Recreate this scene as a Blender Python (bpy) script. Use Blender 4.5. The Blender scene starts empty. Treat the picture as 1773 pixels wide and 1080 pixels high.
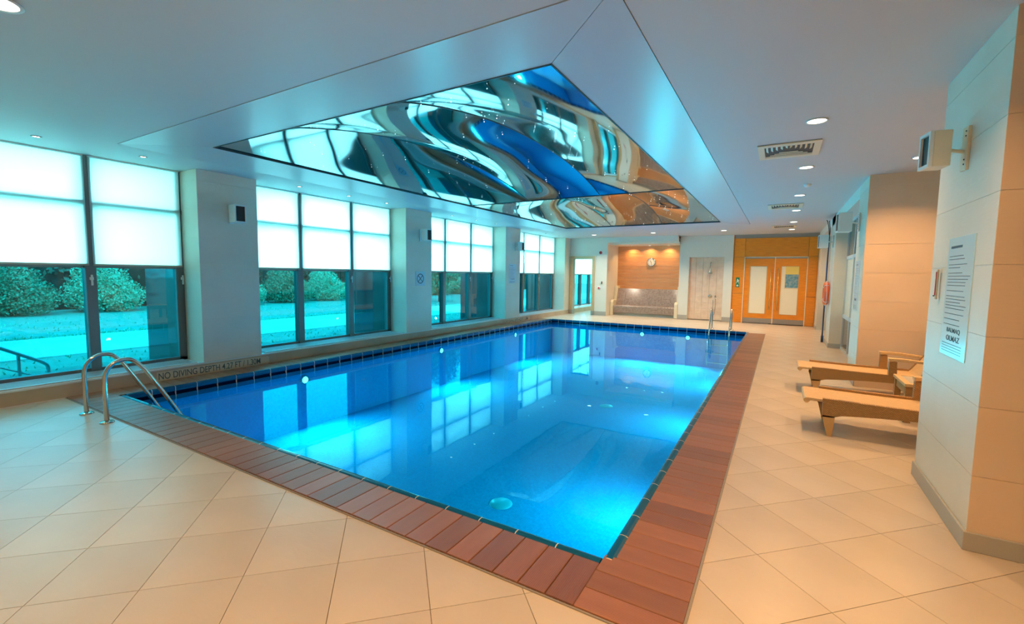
import bpy, math, random
import numpy as np
from mathutils import Vector, Matrix
random.seed(7); rng = np.random.default_rng(7)
PI = math.pi
S = bpy.context.scene
COL = S.collection

# ---------------------------------------------------------------- camera
YAW, PITCH, ROLL, FPX, CAMH = .5329, .0829, .0137, 784.54, 1.55
fw = Vector((-math.sin(YAW)*math.cos(PITCH), math.cos(YAW)*math.cos(PITCH), -math.sin(PITCH)))
rt = Vector((math.cos(YAW), math.sin(YAW), 0)); up = rt.cross(fw)
c_, s_ = math.cos(ROLL), math.sin(ROLL)
rt, up = c_*rt + s_*up, c_*up - s_*rt
cd = bpy.data.cameras.new('camera'); cam = bpy.data.objects.new('camera', cd); COL.objects.link(cam)
cam.matrix_world = Matrix(((rt.x, up.x, -fw.x, 0), (rt.y, up.y, -fw.y, 0), (rt.z, up.z, -fw.z, CAMH), (0, 0, 0, 1)))
cd.sensor_width = 36; cd.sensor_fit = 'HORIZONTAL'; cd.lens = 36*FPX/1773; cd.clip_start = .05; cd.clip_end = 300
S.camera = cam

# ---------------------------------------------------------------- world, sun, exposure
S.view_settings.view_transform = 'Standard'; S.view_settings.look = 'None'
S.view_settings.gamma = 1; S.view_settings.use_curve_mapping = False
S.view_settings.exposure = -0.06
SKY = 27.0
w = bpy.data.worlds.new('sky'); S.world = w; w.use_nodes = True
nt = w.node_tree; nt.nodes.clear()
wo = nt.nodes.new('ShaderNodeOutputWorld'); bg = nt.nodes.new('ShaderNodeBackground')
tc = nt.nodes.new('ShaderNodeTexCoord'); sx = nt.nodes.new('ShaderNodeSeparateXYZ'); cr = nt.nodes.new('ShaderNodeValToRGB')
nt.links.new(tc.outputs['Generated'], sx.inputs[0]); nt.links.new(sx.outputs['Z'], cr.inputs[0])
cr.color_ramp.elements[0].color = (.95, .98, 1, 1); cr.color_ramp.elements[1].color = (.62, .82, 1, 1)
nt.links.new(cr.outputs[0], bg.inputs[0]); bg.inputs[1].default_value = SKY
nt.links.new(bg.outputs[0], wo.inputs[0])
sd = bpy.data.lights.new('sun', 'SUN'); sd.energy = 20.0; sd.angle = math.radians(1.5); sd.color = (1, .95, .85)
sun = bpy.data.objects.new('sun', sd); COL.objects.link(sun)
sun.rotation_euler = Vector((-.62, .22, -1)).to_track_quat('-Z', 'Y').to_euler()   # over the roof, onto the lawn
cy = S.cycles
cy.use_denoising = True; cy.max_bounces = 10; cy.diffuse_bounces = 5; cy.glossy_bounces = 4
cy.transparent_max_bounces = 16; cy.transmission_bounces = 4
cy.caustics_reflective = False; cy.caustics_refractive = False; cy.sample_clamp_indirect = 6

# ---------------------------------------------------------------- materials
def principled(name, col, rough=.5, metal=0., **k):
    m = bpy.data.materials.new(name); m.use_nodes = True
    b = m.node_tree.nodes['Principled BSDF']
    b.inputs['Base Color'].default_value = (*col, 1); b.inputs['Roughness'].default_value = rough
    b.inputs['Metallic'].default_value = metal
    for kk, v in k.items(): b.inputs[kk.replace('_', ' ')].default_value = v
    return m
def nodes(m): return m.node_tree.nodes, m.node_tree.links, m.node_tree.nodes['Principled BSDF']
def vary(m, c1, c2, scale=3., detail=3., obj_rand=0., stretch=(1, 1, 1), bump=0., bscale=None, bstretch=None, coords='Object'):
    """colour noise between c1 and c2, with a little random shift per object, plus an optional fine bump"""
    N, L, b = nodes(m)
    tc = N.new('ShaderNodeTexCoord'); mp = N.new('ShaderNodeMapping'); mp.inputs['Scale'].default_value = stretch
    L.new(tc.outputs[coords], mp.inputs[0])
    n = N.new('ShaderNodeTexNoise'); n.inputs['Scale'].default_value = scale; n.inputs['Detail'].default_value = detail
    L.new(mp.outputs[0], n.inputs['Vector'])
    r = N.new('ShaderNodeValToRGB'); r.color_ramp.elements[0].position = .3; r.color_ramp.elements[1].position = .7
    r.color_ramp.elements[0].color = (*c1, 1); r.color_ramp.elements[1].color = (*c2, 1)
    L.new(n.outputs['Fac'], r.inputs[0]); out = r.outputs[0]
    if obj_rand:
        oi = N.new('ShaderNodeObjectInfo'); mr = N.new('ShaderNodeMapRange')
        mr.inputs['To Min'].default_value = 1-obj_rand; mr.inputs['To Max'].default_value = 1+obj_rand
        L.new(oi.outputs['Random'], mr.inputs['Value'])
        hs = N.new('ShaderNodeHueSaturation'); L.new(mr.outputs[0], hs.inputs['Value']); L.new(out, hs.inputs['Color']); out = hs.outputs[0]
    L.new(out, b.inputs['Base Color'])
    if bump:
        mp2 = N.new('ShaderNodeMapping'); mp2.inputs['Scale'].default_value = bstretch or stretch
        L.new(tc.outputs[coords], mp2.inputs[0])
        n2 = N.new('ShaderNodeTexNoise'); n2.inputs['Scale'].default_value = bscale or scale*6; n2.inputs['Detail'].default_value = 4
        L.new(mp2.outputs[0], n2.inputs['Vector'])
        bp = N.new('ShaderNodeBump'); bp.inputs['Strength'].default_value = bump; bp.inputs['Distance'].default_value = .01
        L.new(n2.outputs['Fac'], bp.inputs['Height']); L.new(bp.outputs[0], b.inputs['Normal'])
    return m
def emis(name, col, s):
    m = principled(name, (0, 0, 0)); b = m.node_tree.nodes['Principled BSDF']
    b.inputs['Emission Color'].default_value = (*col, 1); b.inputs['Emission Strength'].default_value = s
    return m
def glass(name, tint, refl=.06, rough=0.0, gcol=(1, 1, 1)):
    m = bpy.data.materials.new(name); m.use_nodes = True; N = m.node_tree.nodes; L = m.node_tree.links; N.clear()
    o = N.new('ShaderNodeOutputMaterial'); t = N.new('ShaderNodeBsdfTransparent'); t.inputs[0].default_value = (*tint, 1)
    g = N.new('ShaderNodeBsdfGlossy'); g.inputs['Roughness'].default_value = rough; g.inputs['Color'].default_value = (*gcol, 1)
    mx = N.new('ShaderNodeMixShader'); fr = N.new('ShaderNodeFresnel'); fr.inputs[0].default_value = 1.0 + refl*8
    L.new(fr.outputs[0], mx.inputs[0]); L.new(t.outputs[0], mx.inputs[1]); L.new(g.outputs[0], mx.inputs[2]); L.new(mx.outputs[0], o.inputs[0])
    return m

mt = {}
mt['ceil'] = principled('ceiling_paint', (.60, .62, .62), .55)
mt['tray'] = principled('tray_panel', (.56, .60, .62), .32)
mt['paint'] = principled('wall_paint', (.78, .77, .68), .6)
mt['tile_wall'] = vary(principled('wall_tile', (.74, .66, .53), .42), (.72, .64, .51), (.78, .70, .57), 2, 3, .02, bump=.12, bscale=9, bstretch=(1, 1, 6))
mt['tile_warm_light'] = vary(principled('warm_light_tile', (.74, .55, .38), .42), (.70, .53, .37), (.76, .58, .41), 2, 3, .02, bump=.12, bscale=9, bstretch=(1, 1, 6))  # plain wall tile with the warm lamp wash put into its colour
mt['grout'] = principled('grout', (.34, .28, .21), .8)
mt['grout_w'] = principled('wall_grout', (.80, .70, .55), .8)
mt['floor'] = vary(principled('floor_tile', (.6, .5, .38), .30), (.56, .47, .36), (.66, .56, .44), 1.2, 4, .035, bump=.18, bscale=7, bstretch=(1, 3, 1))
mt['skirt'] = principled('skirting_stone', (.42, .40, .35), .45)
mt['sill'] = principled('sill_stone', (.78, .78, .74), .25)
mt['plinth'] = vary(principled('plinth_stone', (.56, .43, .30), .45), (.50, .38, .26), (.60, .47, .34), 2.5)
mt['frame'] = principled('window_frame', (.16, .17, .17), .4, .4)
mt['frame_l'] = principled('light_frame', (.55, .58, .58), .4)
mt['steel'] = principled('steel', (.62, .58, .52), .18, 1.)
mt['kick'] = principled('kick_plate', (.42, .40, .38), .35, .8)
mt['white'] = principled('white_plastic', (.80, .80, .76), .4)
mt['cream'] = principled('cream_plastic', (.80, .70, .50), .45)
mt['black'] = principled('black_grille', (.012, .012, .014), .5)
mt['dark'] = principled('dark_line', (.03, .05, .06), .5)
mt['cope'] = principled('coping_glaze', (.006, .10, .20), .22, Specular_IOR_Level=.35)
mt['cope_shade'] = principled('coping_grip_shade', (.001, .006, .03), .5, Specular_IOR_Level=.05)  # near-black glaze puts the shade of the recessed grip into its colour
mt['joint'] = principled('coping_joint', (.75, .68, .52), .7)
mt['wood'] = vary(principled('door_wood', (.5, .2, .03), .32), (.70, .205, .010), (.88, .29, .020), 4, 5, .05, (1, 1, 14))
mt['oak'] = vary(principled('arch_frame_wood', (.5, .32, .14), .4), (.50, .36, .18), (.60, .44, .25), 4, 4, 0, (1, 1, 8))
mt['kiwood'] = vary(principled('alcove_wood', (.6, .3, .12), .4), (.60, .27, .10), (.72, .38, .17), 3, 6, .06, (1, 1, 16))
mt['orange'] = principled('ring_orange', (.9, .12, .01), .4)
mt['blue'] = principled('pole_blue', (.01, .06, .16), .3)
mt['red'] = principled('alarm_red', (.5, .02, .02), .4)
mt['green'] = principled('sign_green', (.0, .18, .08), .4)
mt['paper'] = principled('notice_paper', (.52, .72, .76), .25)
mt['ink'] = principled('notice_ink', (.07, .10, .11), .6)
mt['signbg'] = principled('sign_beige', (.66, .57, .42), .4)
mt['lens'] = emis('lamp_lens', (1, .93, .80), 9)
mt['star'] = emis('star_bead', (.85, 1, 1), 5)
mt['poollens'] = emis('pool_lamp_lens', (.55, .95, 1), 6)
mt['cream_glass'] = principled('frosted_pane', (.82, .74, .58), .25)
mt['brown_glass'] = principled('smoked_pane', (.14, .11, .08), .06)
mt['bench'] = principled('bench_mosaic', (.25, .18, .14), .2)
mt['shower'] = vary(principled('shower_mosaic', (.72, .55, .40), .35), (.74, .52, .37), (.86, .66, .50), 5, 4, 0, (1, 1, 1))
mt['rattan'] = principled('rattan', (.45, .25, .09), .5)
mt['rattan_top'] = vary(principled('rattan_top', (.66, .43, .20), .55), (.58, .37, .17), (.70, .47, .23), 30, 2, 0, (1, 6, 1))
mt['rattan_plain'] = principled('rattan_plain', (.50, .29, .11), .5)
mt['rug'] = principled('rubber', (.05, .045, .04), .7)
mt['tabletop'] = principled('table_glass', (.55, .55, .48), .08)
mt['lawn'] = vary(principled('lawn_grass', (.12, .3, .2), .9), (.07, .22, .17), (.15, .34, .28), 5, 8, bump=.0)
mt['path'] = vary(principled('path_concrete', (.5, .55, .5), .9), (.50, .54, .50), (.62, .64, .60), 1.2, 5)
mt['pier'] = principled('exterior_cladding', (.05, .07, .08), .06)
mt['fcl'] = principled('facade', (.35, .35, .33), .6)
mt['rail'] = principled('rail_paint', (.62, .80, .86), .35)
mt['bark'] = principled('bark', (.06, .05, .04), .9)
mt['brown'] = principled('blind_bar', (.45, .38, .28), .4)
mt['poster'] = vary(principled('poster_print', (.1, .3, .4), .4), (.03, .25, .38), (.35, .45, .45), 14, 2)
mt['yellow'] = principled('poster_yellow', (.85, .62, .15), .4)
mt['lit_room_trim'] = principled('door_lit_room_and_trim', (.92, .85, .66), .4)  # cream for door trim, and for the lit room painted onto the panes
mt['grey'] = principled('grey_band', (.30, .27, .24), .5)
mt['cyan_tile'] = principled('reveal', (.74, .74, .70), .3)
mt['goldbar'] = principled('pull_handle', (.80, .50, .18), .25, .6)
def leaf_mat(name, c1, c2):
    m = vary(principled(name, c1, .6), c1, c2, 2.5, 3, .1)
    return m
mt['leaf_a'] = leaf_mat('leaf_dark', (.015, .06, .04), (.06, .16, .10))
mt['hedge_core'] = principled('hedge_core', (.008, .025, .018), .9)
mt['leaf_b'] = leaf_mat('leaf_light', (.14, .36, .20), (.40, .62, .42))
mt['leaf_c'] = leaf_mat('leaf_mid', (.06, .20, .11), (.18, .40, .24))
# window glass: strongly tinted vision panes below, lightly tinted upper panes behind the blinds
mt['pane_low'] = glass('tinted_pane', (.001, .10, .135), .07)
mt['pane_up'] = glass('upper_pane', (.32, .92, 1.0), .05)
# blinds: thin woven cloth that lets light through
m = bpy.data.materials.new('blind_cloth'); m.use_nodes = True; N = m.node_tree.nodes; L = m.node_tree.links; N.clear()
o = N.new('ShaderNodeOutputMaterial'); t = N.new('ShaderNodeBsdfTranslucent'); d = N.new('ShaderNodeBsdfDiffuse'); mx = N.new('ShaderNodeMixShader')
t.inputs[0].default_value = (.90, .95, .92, 1); d.inputs[0].default_value = (.80, .82, .78, 1); mx.inputs[0].default_value = .35
L.new(t.outputs[0], mx.inputs[1]); L.new(d.outputs[0], mx.inputs[2]); L.new(mx.outputs[0], o.inputs[0]); mt['blind'] = m
# water
m = glass('pool_water', (.12, .84, .99), .04); mt['water'] = m
N = m.node_tree.nodes; L = m.node_tree.links
fr = [n for n in N if n.type == 'FRESNEL'][0]; fr.inputs[0].default_value = 1.31
tcn = N.new('ShaderNodeTexCoord'); nz = N.new('ShaderNodeTexNoise'); nz.inputs['Scale'].default_value = 1.6; nz.inputs['Detail'].default_value = 3
bp = N.new('ShaderNodeBump'); bp.inputs['Strength'].default_value = .05; bp.inputs['Distance'].default_value = .02
L.new(tcn.outputs['Object'], nz.inputs['Vector']); L.new(nz.outputs['Fac'], bp.inputs['Height'])
gl = [n for n in N if n.type == 'BSDF_GLOSSY'][0]; gl.inputs['Color'].default_value = (.42, .92, 1, 1); L.new(bp.outputs[0], gl.inputs['Normal'])
# pool mosaic
m = principled('pool_mosaic', (.0, .2, .6), .8, Specular_IOR_Level=.1); mt['mosaic'] = m
N, L, b = nodes(m)
tcn = N.new('ShaderNodeTexCoord'); br = N.new('ShaderNodeTexBrick'); br.offset = 0
br.inputs['Color1'].default_value = (.002, .40, .74, 1); br.inputs['Color2'].default_value = (.003, .49, .84, 1); br.inputs['Mortar'].default_value = (.05, .40, .80, 1)
br.inputs['Scale'].default_value = 1; br.inputs['Mortar Size'].default_value = .003; br.inputs['Brick Width'].default_value = .03; br.inputs['Row Height'].default_value = .03
L.new(tcn.outputs['Object'], br.inputs['Vector']); L.new(br.outputs['Color'], b.inputs['Base Color'])
m2_ = m.copy(); m2_.name = 'pool_mosaic_wall'; mt['mosaic_wall'] = m2_; N, L, b = nodes(m2_)
mp = N.new('ShaderNodeMapping'); mp.inputs['Rotation'].default_value = (PI/2, 0, 0)
tcn = [n for n in N if n.type == 'TEX_COORD'][0]; br = [n for n in N if n.type == 'TEX_BRICK'][0]
L.new(tcn.outputs['Object'], mp.inputs[0]); L.new(mp.outputs[0], br.inputs['Vector'])
# plank composite: ribs along the plank
m = vary(principled('deck_plank', (.3, .1, .05), .33), (.25, .10, .052), (.36, .155, .085), 6, 4, .22, (1, .25, 1)); mt['plank'] = m
N, L, b = nodes(m)
tcn = [n for n in N if n.type == 'TEX_COORD'][0]; wv = N.new('ShaderNodeTexWave'); wv.bands_direction = 'X'; wv.inputs['Scale'].default_value = 33
bp = N.new('ShaderNodeBump'); bp.inputs['Strength'].default_value = .35; bp.inputs['Distance'].default_value = .002
L.new(tcn.outputs['Object'], wv.inputs['Vector']); L.new(wv.outputs['Fac'], bp.inputs['Height']); L.new(bp.outputs[0], b.inputs['Normal'])
# rattan weave
for key, sc in (('rattan', 1),):
    N, L, b = nodes(mt[key]); tcn = N.new('ShaderNodeTexCoord'); br = N.new('ShaderNodeTexBrick')
    br.inputs['Color1'].default_value = (.52, .29, .10, 1); br.inputs['Color2'].default_value = (.40, .21, .07, 1); br.inputs['Mortar'].default_value = (.24, .125, .04, 1)
    br.inputs['Scale'].default_value = 1; br.inputs['Mortar Size'].default_value = .0018; br.inputs['Brick Width'].default_value = .018; br.inputs['Row Height'].default_value = .0105
    mp = N.new('ShaderNodeMapping'); mp.inputs['Rotation'].default_value = (PI/2, 0, 0); L.new(tcn.outputs['Object'], mp.inputs[0])
    L.new(mp.outputs[0], br.inputs['Vector']); L.new(br.outputs['Color'], b.inputs['Base Color'])
    bp = N.new('ShaderNodeBump'); bp.inputs['Distance'].default_value = .004; bp.inputs['Strength'].default_value = .8; bp.invert = True
    L.new(br.outputs['Fac'], bp.inputs['Height']); L.new(bp.outputs[0], b.inputs['Normal'])
# bench / mosaics with small tiles
for key, c1, c2, mo, s in (('bench', (.20, .13, .10), (.32, .24, .20), (.45, .38, .33), .05),):
    N, L, b = nodes(mt[key]); tcn = N.new('ShaderNodeTexCoord'); mp = N.new('ShaderNodeMapping'); mp.inputs['Rotation'].default_value = (PI/2, 0, 0)
    br = N.new('ShaderNodeTexBrick'); br.offset = 0
    br.inputs['Color1'].default_value = (*c1, 1); br.inputs['Color2'].default_value = (*c2, 1); br.inputs['Mortar'].default_value = (*mo, 1)
    br.inputs['Scale'].default_value = 1; br.inputs['Mortar Size'].default_value = .003; br.inputs['Brick Width'].default_value = s; br.inputs['Row Height'].default_value = s
    L.new(tcn.outputs['Object'], mp.inputs[0]); L.new(mp.outputs[0], br.inputs['Vector']); L.new(br.outputs['Color'], b.inputs['Base Color'])
# stretched mirror film
mt['film'] = principled('mirror_film', (.31, .41, .46), .05, 1.)

# ---------------------------------------------------------------- mesh helpers
class MB:
    def __init__(s): s.v = []; s.f = []; s.m = []
    def add(s, vs, fs, mi=0):
        n = len(s.v); s.v += [tuple(p) for p in vs]; s.f += [tuple(n+i for i in f) for f in fs]; s.m += [mi]*len(fs); return s
    def box(s, x0, x1, y0, y1, z0, z1, mi=0, M=None):
        vs = [(x, y, z) for z in (z0, z1) for y in (y0, y1) for x in (x0, x1)]
        if M: vs = [M @ Vector(p) for p in vs]
        return s.add(vs, [(0, 2, 3, 1), (4, 5, 7, 6), (0, 1, 5, 4), (2, 6, 7, 3), (0, 4, 6, 2), (1, 3, 7, 5)], mi)
    def prism(s, poly, z0, z1, mi=0, fn=None):
        """poly = 2-D outline, extruded from z0 to z1; fn maps (a, b, h) to a point"""
        fn = fn or (lambda a, b, h: (a, b, h)); n = len(poly)
        vs = [fn(a, b, z0) for a, b in poly]+[fn(a, b, z1) for a, b in poly]
        fs = [tuple(range(n-1, -1, -1)), tuple(range(n, 2*n))]+[(i, (i+1) % n, n+(i+1) % n, n+i) for i in range(n)]
        return s.add(vs, fs, mi)
    def lathe(s, prof, seg=24, M=None, mi=0):
        """prof = [(r, z)...] turned about z"""
        M = M or Matrix.Identity(4); vs = []; fs = []
        for r, z in prof:
            for k in range(seg):
                a = 2*PI*k/seg; vs.append(M @ Vector((r*math.cos(a), r*math.sin(a), z)))
        for i in range(len(prof)-1):
            for k in range(seg):
                k2 = (k+1) % seg; fs.append((i*seg+k, i*seg+k2, (i+1)*seg+k2, (i+1)*seg+k))
        return s.add(vs, fs, mi)
    def tube(s, pts, r, seg=10, mi=0, closed=False):
        P = [Vector(p) for p in pts]; n = len(P); vs = []; fs = []; pn = None
        for i, p in enumerate(P):
            t = (P[(i+1) % n]-P[i-1]) if closed else (P[min(i+1, n-1)]-P[max(i-1, 0)])
            t.normalize()
            if pn is None:
                a = Vector((0, 0, 1)) if abs(t.z) < .9 else Vector((1, 0, 0)); pn = t.cross(a).normalized()
            pn = (pn-t*pn.dot(t)).normalized(); b = t.cross(pn)
            for k in range(seg):
                a = 2*PI*k/seg; vs.append(p+pn*r*math.cos(a)+b*r*math.sin(a))
        for i in range(n if closed else n-1):
            j = (i+1) % n
            for k in range(seg):
                k2 = (k+1) % seg; fs.append((i*seg+k, i*seg+k2, j*seg+k2, j*seg+k))
        if not closed: fs += [tuple(range(seg-1, -1, -1)), tuple(range((n-1)*seg, n*seg))]
        return s.add(vs, fs, mi)
    def mesh(s, name, mats, smooth=False):
        me = bpy.data.meshes.new(name); me.from_pydata(s.v, [], s.f)
        for m in (mats if isinstance(mats, (list, tuple)) else [mats]): me.materials.append(mt[m] if isinstance(m, str) else m)
        me.polygons.foreach_set('material_index', s.m)
        if smooth: me.shade_smooth()
        me.update(); return me
    def obj(s, name, mats, parent=None, smooth=False, loc=None):
        o = link(name, s.mesh(name, mats, smooth), parent, loc); return o
def link(name, me, parent=None, loc=None):
    o = bpy.data.objects.new(name, me); COL.objects.link(o)
    if parent: o.parent = parent
    if loc: o.location = loc
    return o
def bevel(o, w=.004, seg=2):
    b = o.modifiers.new('bevel', 'BEVEL'); b.width = w; b.segments = seg; b.limit_method = 'ANGLE'; return o
def tag(o, label, cat, group=None):
    o['label'] = label; o['category'] = cat
    if group: o['group'] = group
    return o
def empty(name, loc=(0, 0, 0), rz=0):
    o = bpy.data.objects.new(name, None); o.location = loc; o.rotation_euler = (0, 0, rz); o.empty_display_size = .1; COL.objects.link(o); return o
def struct(o, label=None):
    o['kind'] = 'structure'
    if label: o['label'] = label
    return o
def copy_tree(o, parent=None, first=True):
    c = o.copy(); COL.objects.link(c)
    if parent: c.parent = parent
    for ch in list(o.children): copy_tree(ch, c)
    return c
def bez(pts, n=8):
    """Catmull-Rom through pts"""
    P = [Vector(p) for p in pts]; P = [2*P[0]-P[1]]+P+[2*P[-1]-P[-2]]; out = []
    for i in range(1, len(P)-2):
        for k in range(n):
            t = k/n; a, b, c, d = P[i-1:i+3]
            out.append(.5*((2*b)+(c-a)*t+(2*a-5*b+4*c-d)*t*t+(3*b-a-3*c+d)*t**3))
    out.append(P[-2]); return out
def text_mesh(body, size, name='lettering'):
    cu = bpy.data.curves.new(name, 'FONT'); cu.body = body; cu.size = size; cu.extrude = .0008; cu.offset = size*.004
    o = bpy.data.objects.new(name+'_tmp', cu); COL.objects.link(o)
    dg = bpy.context.evaluated_depsgraph_get(); me = bpy.data.meshes.new_from_object(o.evaluated_get(dg))
    bpy.data.objects.remove(o); me.name = name; return me
def fit_text(body, origin, uax, vax, width, height, parent, mat='ink', name='lettering'):
    """lettering laid out from origin along uax (width) and vax (height)"""
    me = text_mesh(body, 1.0, name); co = np.array([v.co[:] for v in me.vertices])
    lo, hi = co.min(0), co.max(0); u = Vector(uax); v = Vector(vax); n = u.cross(v)
    for vv, p in zip(me.vertices, co):
        vv.co = Vector(origin)+u*((p[0]-lo[0])/(hi[0]-lo[0])*width)+v*((p[1]-lo[1])/(hi[1]-lo[1])*height)+n*(.001 if p[2] > 0 else 0)
    me.materials.clear(); me.materials.append(mt[mat]); return link(name, me, parent)

# ---------------------------------------------------------------- key dimensions
PX0, PX1, PY0, PY1 = -6.824, -.754, 2.30, 14.30      # pool
XW = -7.30; XD = -.29; YD = 1.877                    # window wall face, outer edges of the deck
XR = 1.0; H = 3.0; PZ = .185; XG = -7.84             # right pillar line, ceiling, plinth height, glass plane
YF = 17.4; YN = -.90; YL = 16.9; YB = 18.25
COLS = [(-.86, .03), (3.40, 4.27), (7.64, 8.51), (11.95, 12.85), (16.40, 16.90)]
BAYS = [(.03, 3.40), (4.27, 7.64), (8.51, 11.95), (12.85, 16.40), (17.2, 21.4)]
WORD = ['first', 'second', 'third', 'fourth', 'fifth', 'sixth', 'seventh', 'eighth', 'ninth', 'tenth', 'eleventh', 'twelfth']

# ---------------------------------------------------------------- floor
fb = MB()
e_ = .05
for r in [(XW-.6, 5.2, YN-.2, YD), (XD, 5.2, YD, YF+.6), (XW-.6, XD, PY1+e_, 22), (XW-.6, PX0-e_, YD, PY1+e_), (PX1+e_, XD, YD, PY1+e_), (PX0-e_, PX1+e_, YD, PY0-e_)]:
    fb.box(*r, -.30, -.008)
floor = struct(fb.obj('floor', 'grout'))
def clip(poly, a, b, c):      # keep a*x+b*y >= c
    out = []
    for i in range(len(poly)):
        p, q = poly[i], poly[(i+1) % len(poly)]; dp = a*p[0]+b*p[1]-c; dq = a*q[0]+b*q[1]-c
        if dp >= 0: out.append(p)
        if (dp > 0 > dq) or (dp < 0 < dq):
            t = dp/(dp-dq); out.append((p[0]+(q[0]-p[0])*t, p[1]+(q[1]-p[1])*t))
    return out
def area(p): return abs(sum(p[i][0]*p[(i+1) % len(p)][1]-p[(i+1) % len(p)][0]*p[i][1] for i in range(len(p))))/2 if len(p) > 2 else 0
regions = [(XW, 2.9, -.6, YD), (XD, XR+.55, YD, 4.67), (XD, 2.9, 4.67, 8.1), (XD, XR+.4, 8.1, YF), (XW, XD, PY1+.005, YF+.6), (XW, -5.6, YF+.6, 21.3)]
hd = .3205; g = .0022; cands = []
full = MB().prism([(hd-g, 0), (0, hd-g), (-hd+g, 0), (0, -hd+g)], -.008, 0).mesh('floor_tile', 'floor')
for i in range(-40, 60):
    for j in range(-40, 60):
        cx, cy_ = -3.236+(i-j)*hd, 1.198+(i+j)*hd
        if not (-8 < cx < 3.3 and -1 < cy_ < 21.6): continue
        sq = [(cx+hd-g, cy_), (cx, cy_+hd-g), (cx-hd+g, cy_), (cx, cy_-hd+g)]; ps = []
        for (a, b, c2, d2) in regions:
            q = clip(clip(clip(clip(sq, 1, 0, a), -1, 0, -b), 0, 1, c2), 0, -1, -d2)
            if area(q) > 4e-4: ps.append(q)
        if ps: cands.append((math.hypot(cx, cy_), cx, cy_, ps))
# nearest tiles that fall in the picture are separate pieces
def inview(x, y):
    d = Vector((x, y, 0))-Vector((0, 0, CAMH)); z = d.dot(fw)
    return z > .2 and -100 < 886+FPX*d.dot(rt)/z < 1873 and 540-FPX*d.dot(up)/z < 1180
cands.sort(key=lambda t: (not inview(t[1], t[2]), t[0])); rest = MB()
for k, (d_, cx, cy_, ps) in enumerate(cands):
    A = sum(map(area, ps))
    if k < 298:
        if A > 2*(hd-g)**2*.999 and len(ps) >= 1 and all(len(p) == 4 for p in ps) and len(ps) == 1:
            link('floor_tile', full, floor, (cx, cy_, 0))
        else:
            b = MB()
            for p in ps: b.prism([(x-cx, y-cy_) for x, y in p], -.008, 0)
            b.obj('floor_tile', 'floor', floor, loc=(cx, cy_, 0))
    else:
        for p in ps: rest.prism(p, -.008, 0)
if rest.v: rest.obj('distant_floor_tiles', 'floor', floor)['kind'] = 'stuff'

# ---------------------------------------------------------------- pool basin, water
b = MB(); D = -1.10
b.add([(PX0, PY0, D), (PX1, PY0, D), (PX1, PY1, D), (PX0, PY1, D)], [(0, 1, 2, 3)])
basin = struct(b.obj('pool_basin', 'mosaic'))
sp = MB(); sp.box(PX0, PX1, PY0-.2, PY0, D, -.16).box(PX0, PX1, PY1, PY1+.2, D, -.16); me = sp.obj('basin_wall', 'mosaic_wall', basin)
# walls along y: turn texture by building in a rotated frame
for xx, sgn in ((PX0, -1), (PX1, 1)):
    q = MB(); q.box(PY0, PY1, min(0, .2*sgn), max(0, .2*sgn), D, -.16)
    o = q.obj('basin_wall', 'mosaic_wall', basin); o.rotation_euler = (0, 0, PI/2); o.location = (xx, 0, 0)
    if sgn == -1: pass
# rotated box: local y -> world -x, so mirror the offsets
for o in [c for c in basin.children if c.rotation_euler.z > 1]:
    for v in o.data.vertices: v.co.y = -v.co.y
    o.data.flip_normals()
for p in [(-2.65, 4.30), (-2.92, 8.78), (-3.02, 13.3)]:
    q = MB(); q.lathe([(.0, .02), (.055, .02), (.075, .012), (.13, .008), (.135, 0)], 24)
    o = q.obj('floor_inlet', principled('inlet', (.10, .62, .72), .4), basin, smooth=True, loc=(p[0], p[1], D))
WZ = -.125
wtr = MB().add([(PX0, PY0, WZ), (PX1, PY0, WZ), (PX1, PY1, WZ), (PX0, PY1, WZ)], [(0, 1, 2, 3)]).obj('pool_water', 'water')
wtr['kind'] = 'stuff'; wtr['label'] = 'clear blue water filling the swimming pool'; wtr['category'] = 'water'
# underwater lamps
pl_e = 78
for k, (x, y, nx, ny) in enumerate([(PX0, 4.71, 1, 0), (PX0, 8.29, 1, 0), (PX0, 11.77, 1, 0), (PX1, 4.71, -1, 0), (PX1, 8.29, -1, 0), (PX1, 11.77, -1, 0), (-3.66, PY1, 0, -1), (-2.3, PY1, 0, -1)]):
    Mx = Matrix.Translation((x, y, -.27)) @ Vector((nx, ny, 0)).to_track_quat('Z', 'Y').to_matrix().to_4x4()
    root = empty('pool_lamp'); root.matrix_world = Mx
    where = ['window side wall, nearest the steps ladder', 'window side wall, middle', 'window side wall, farthest', 'walkway side wall, nearest the camera', 'walkway side wall, middle', 'walkway side wall, farthest', 'far end wall, left one', 'far end wall, right one'][k]
    tag(root, 'round underwater pool lamp on the '+where, 'pool lamp', 'underwater pool lamps')
    MB().lathe([(.055, .0), (.08, .0), (.08, .014), (.055, .02)], 24).obj('rim', 'steel', root, True)
    MB().lathe([(.0, .02), (.04, .018), (.056, .014)], 24).obj('lens', 'poollens', root, True)
    ld = bpy.data.lights.new('underwater_light', 'AREA'); ld.shape = 'DISK'; ld.size = .09; ld.energy = pl_e*(.5 if nx < 0 else 1); ld.spread = math.radians(145 if nx < 0 else 170); ld.color = (.12, .88, 1)
    lo = bpy.data.objects.new('underwater_light', ld); COL.objects.link(lo); lo.location = (0, 0, .03); lo.matrix_world = Matrix.Translation((x+nx*.03, y+ny*.03, -.27)) @ Vector((nx, ny, -.5 if nx < 0 else -.15)).to_track_quat('-Z', 'Y').to_matrix().to_4x4()

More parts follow.
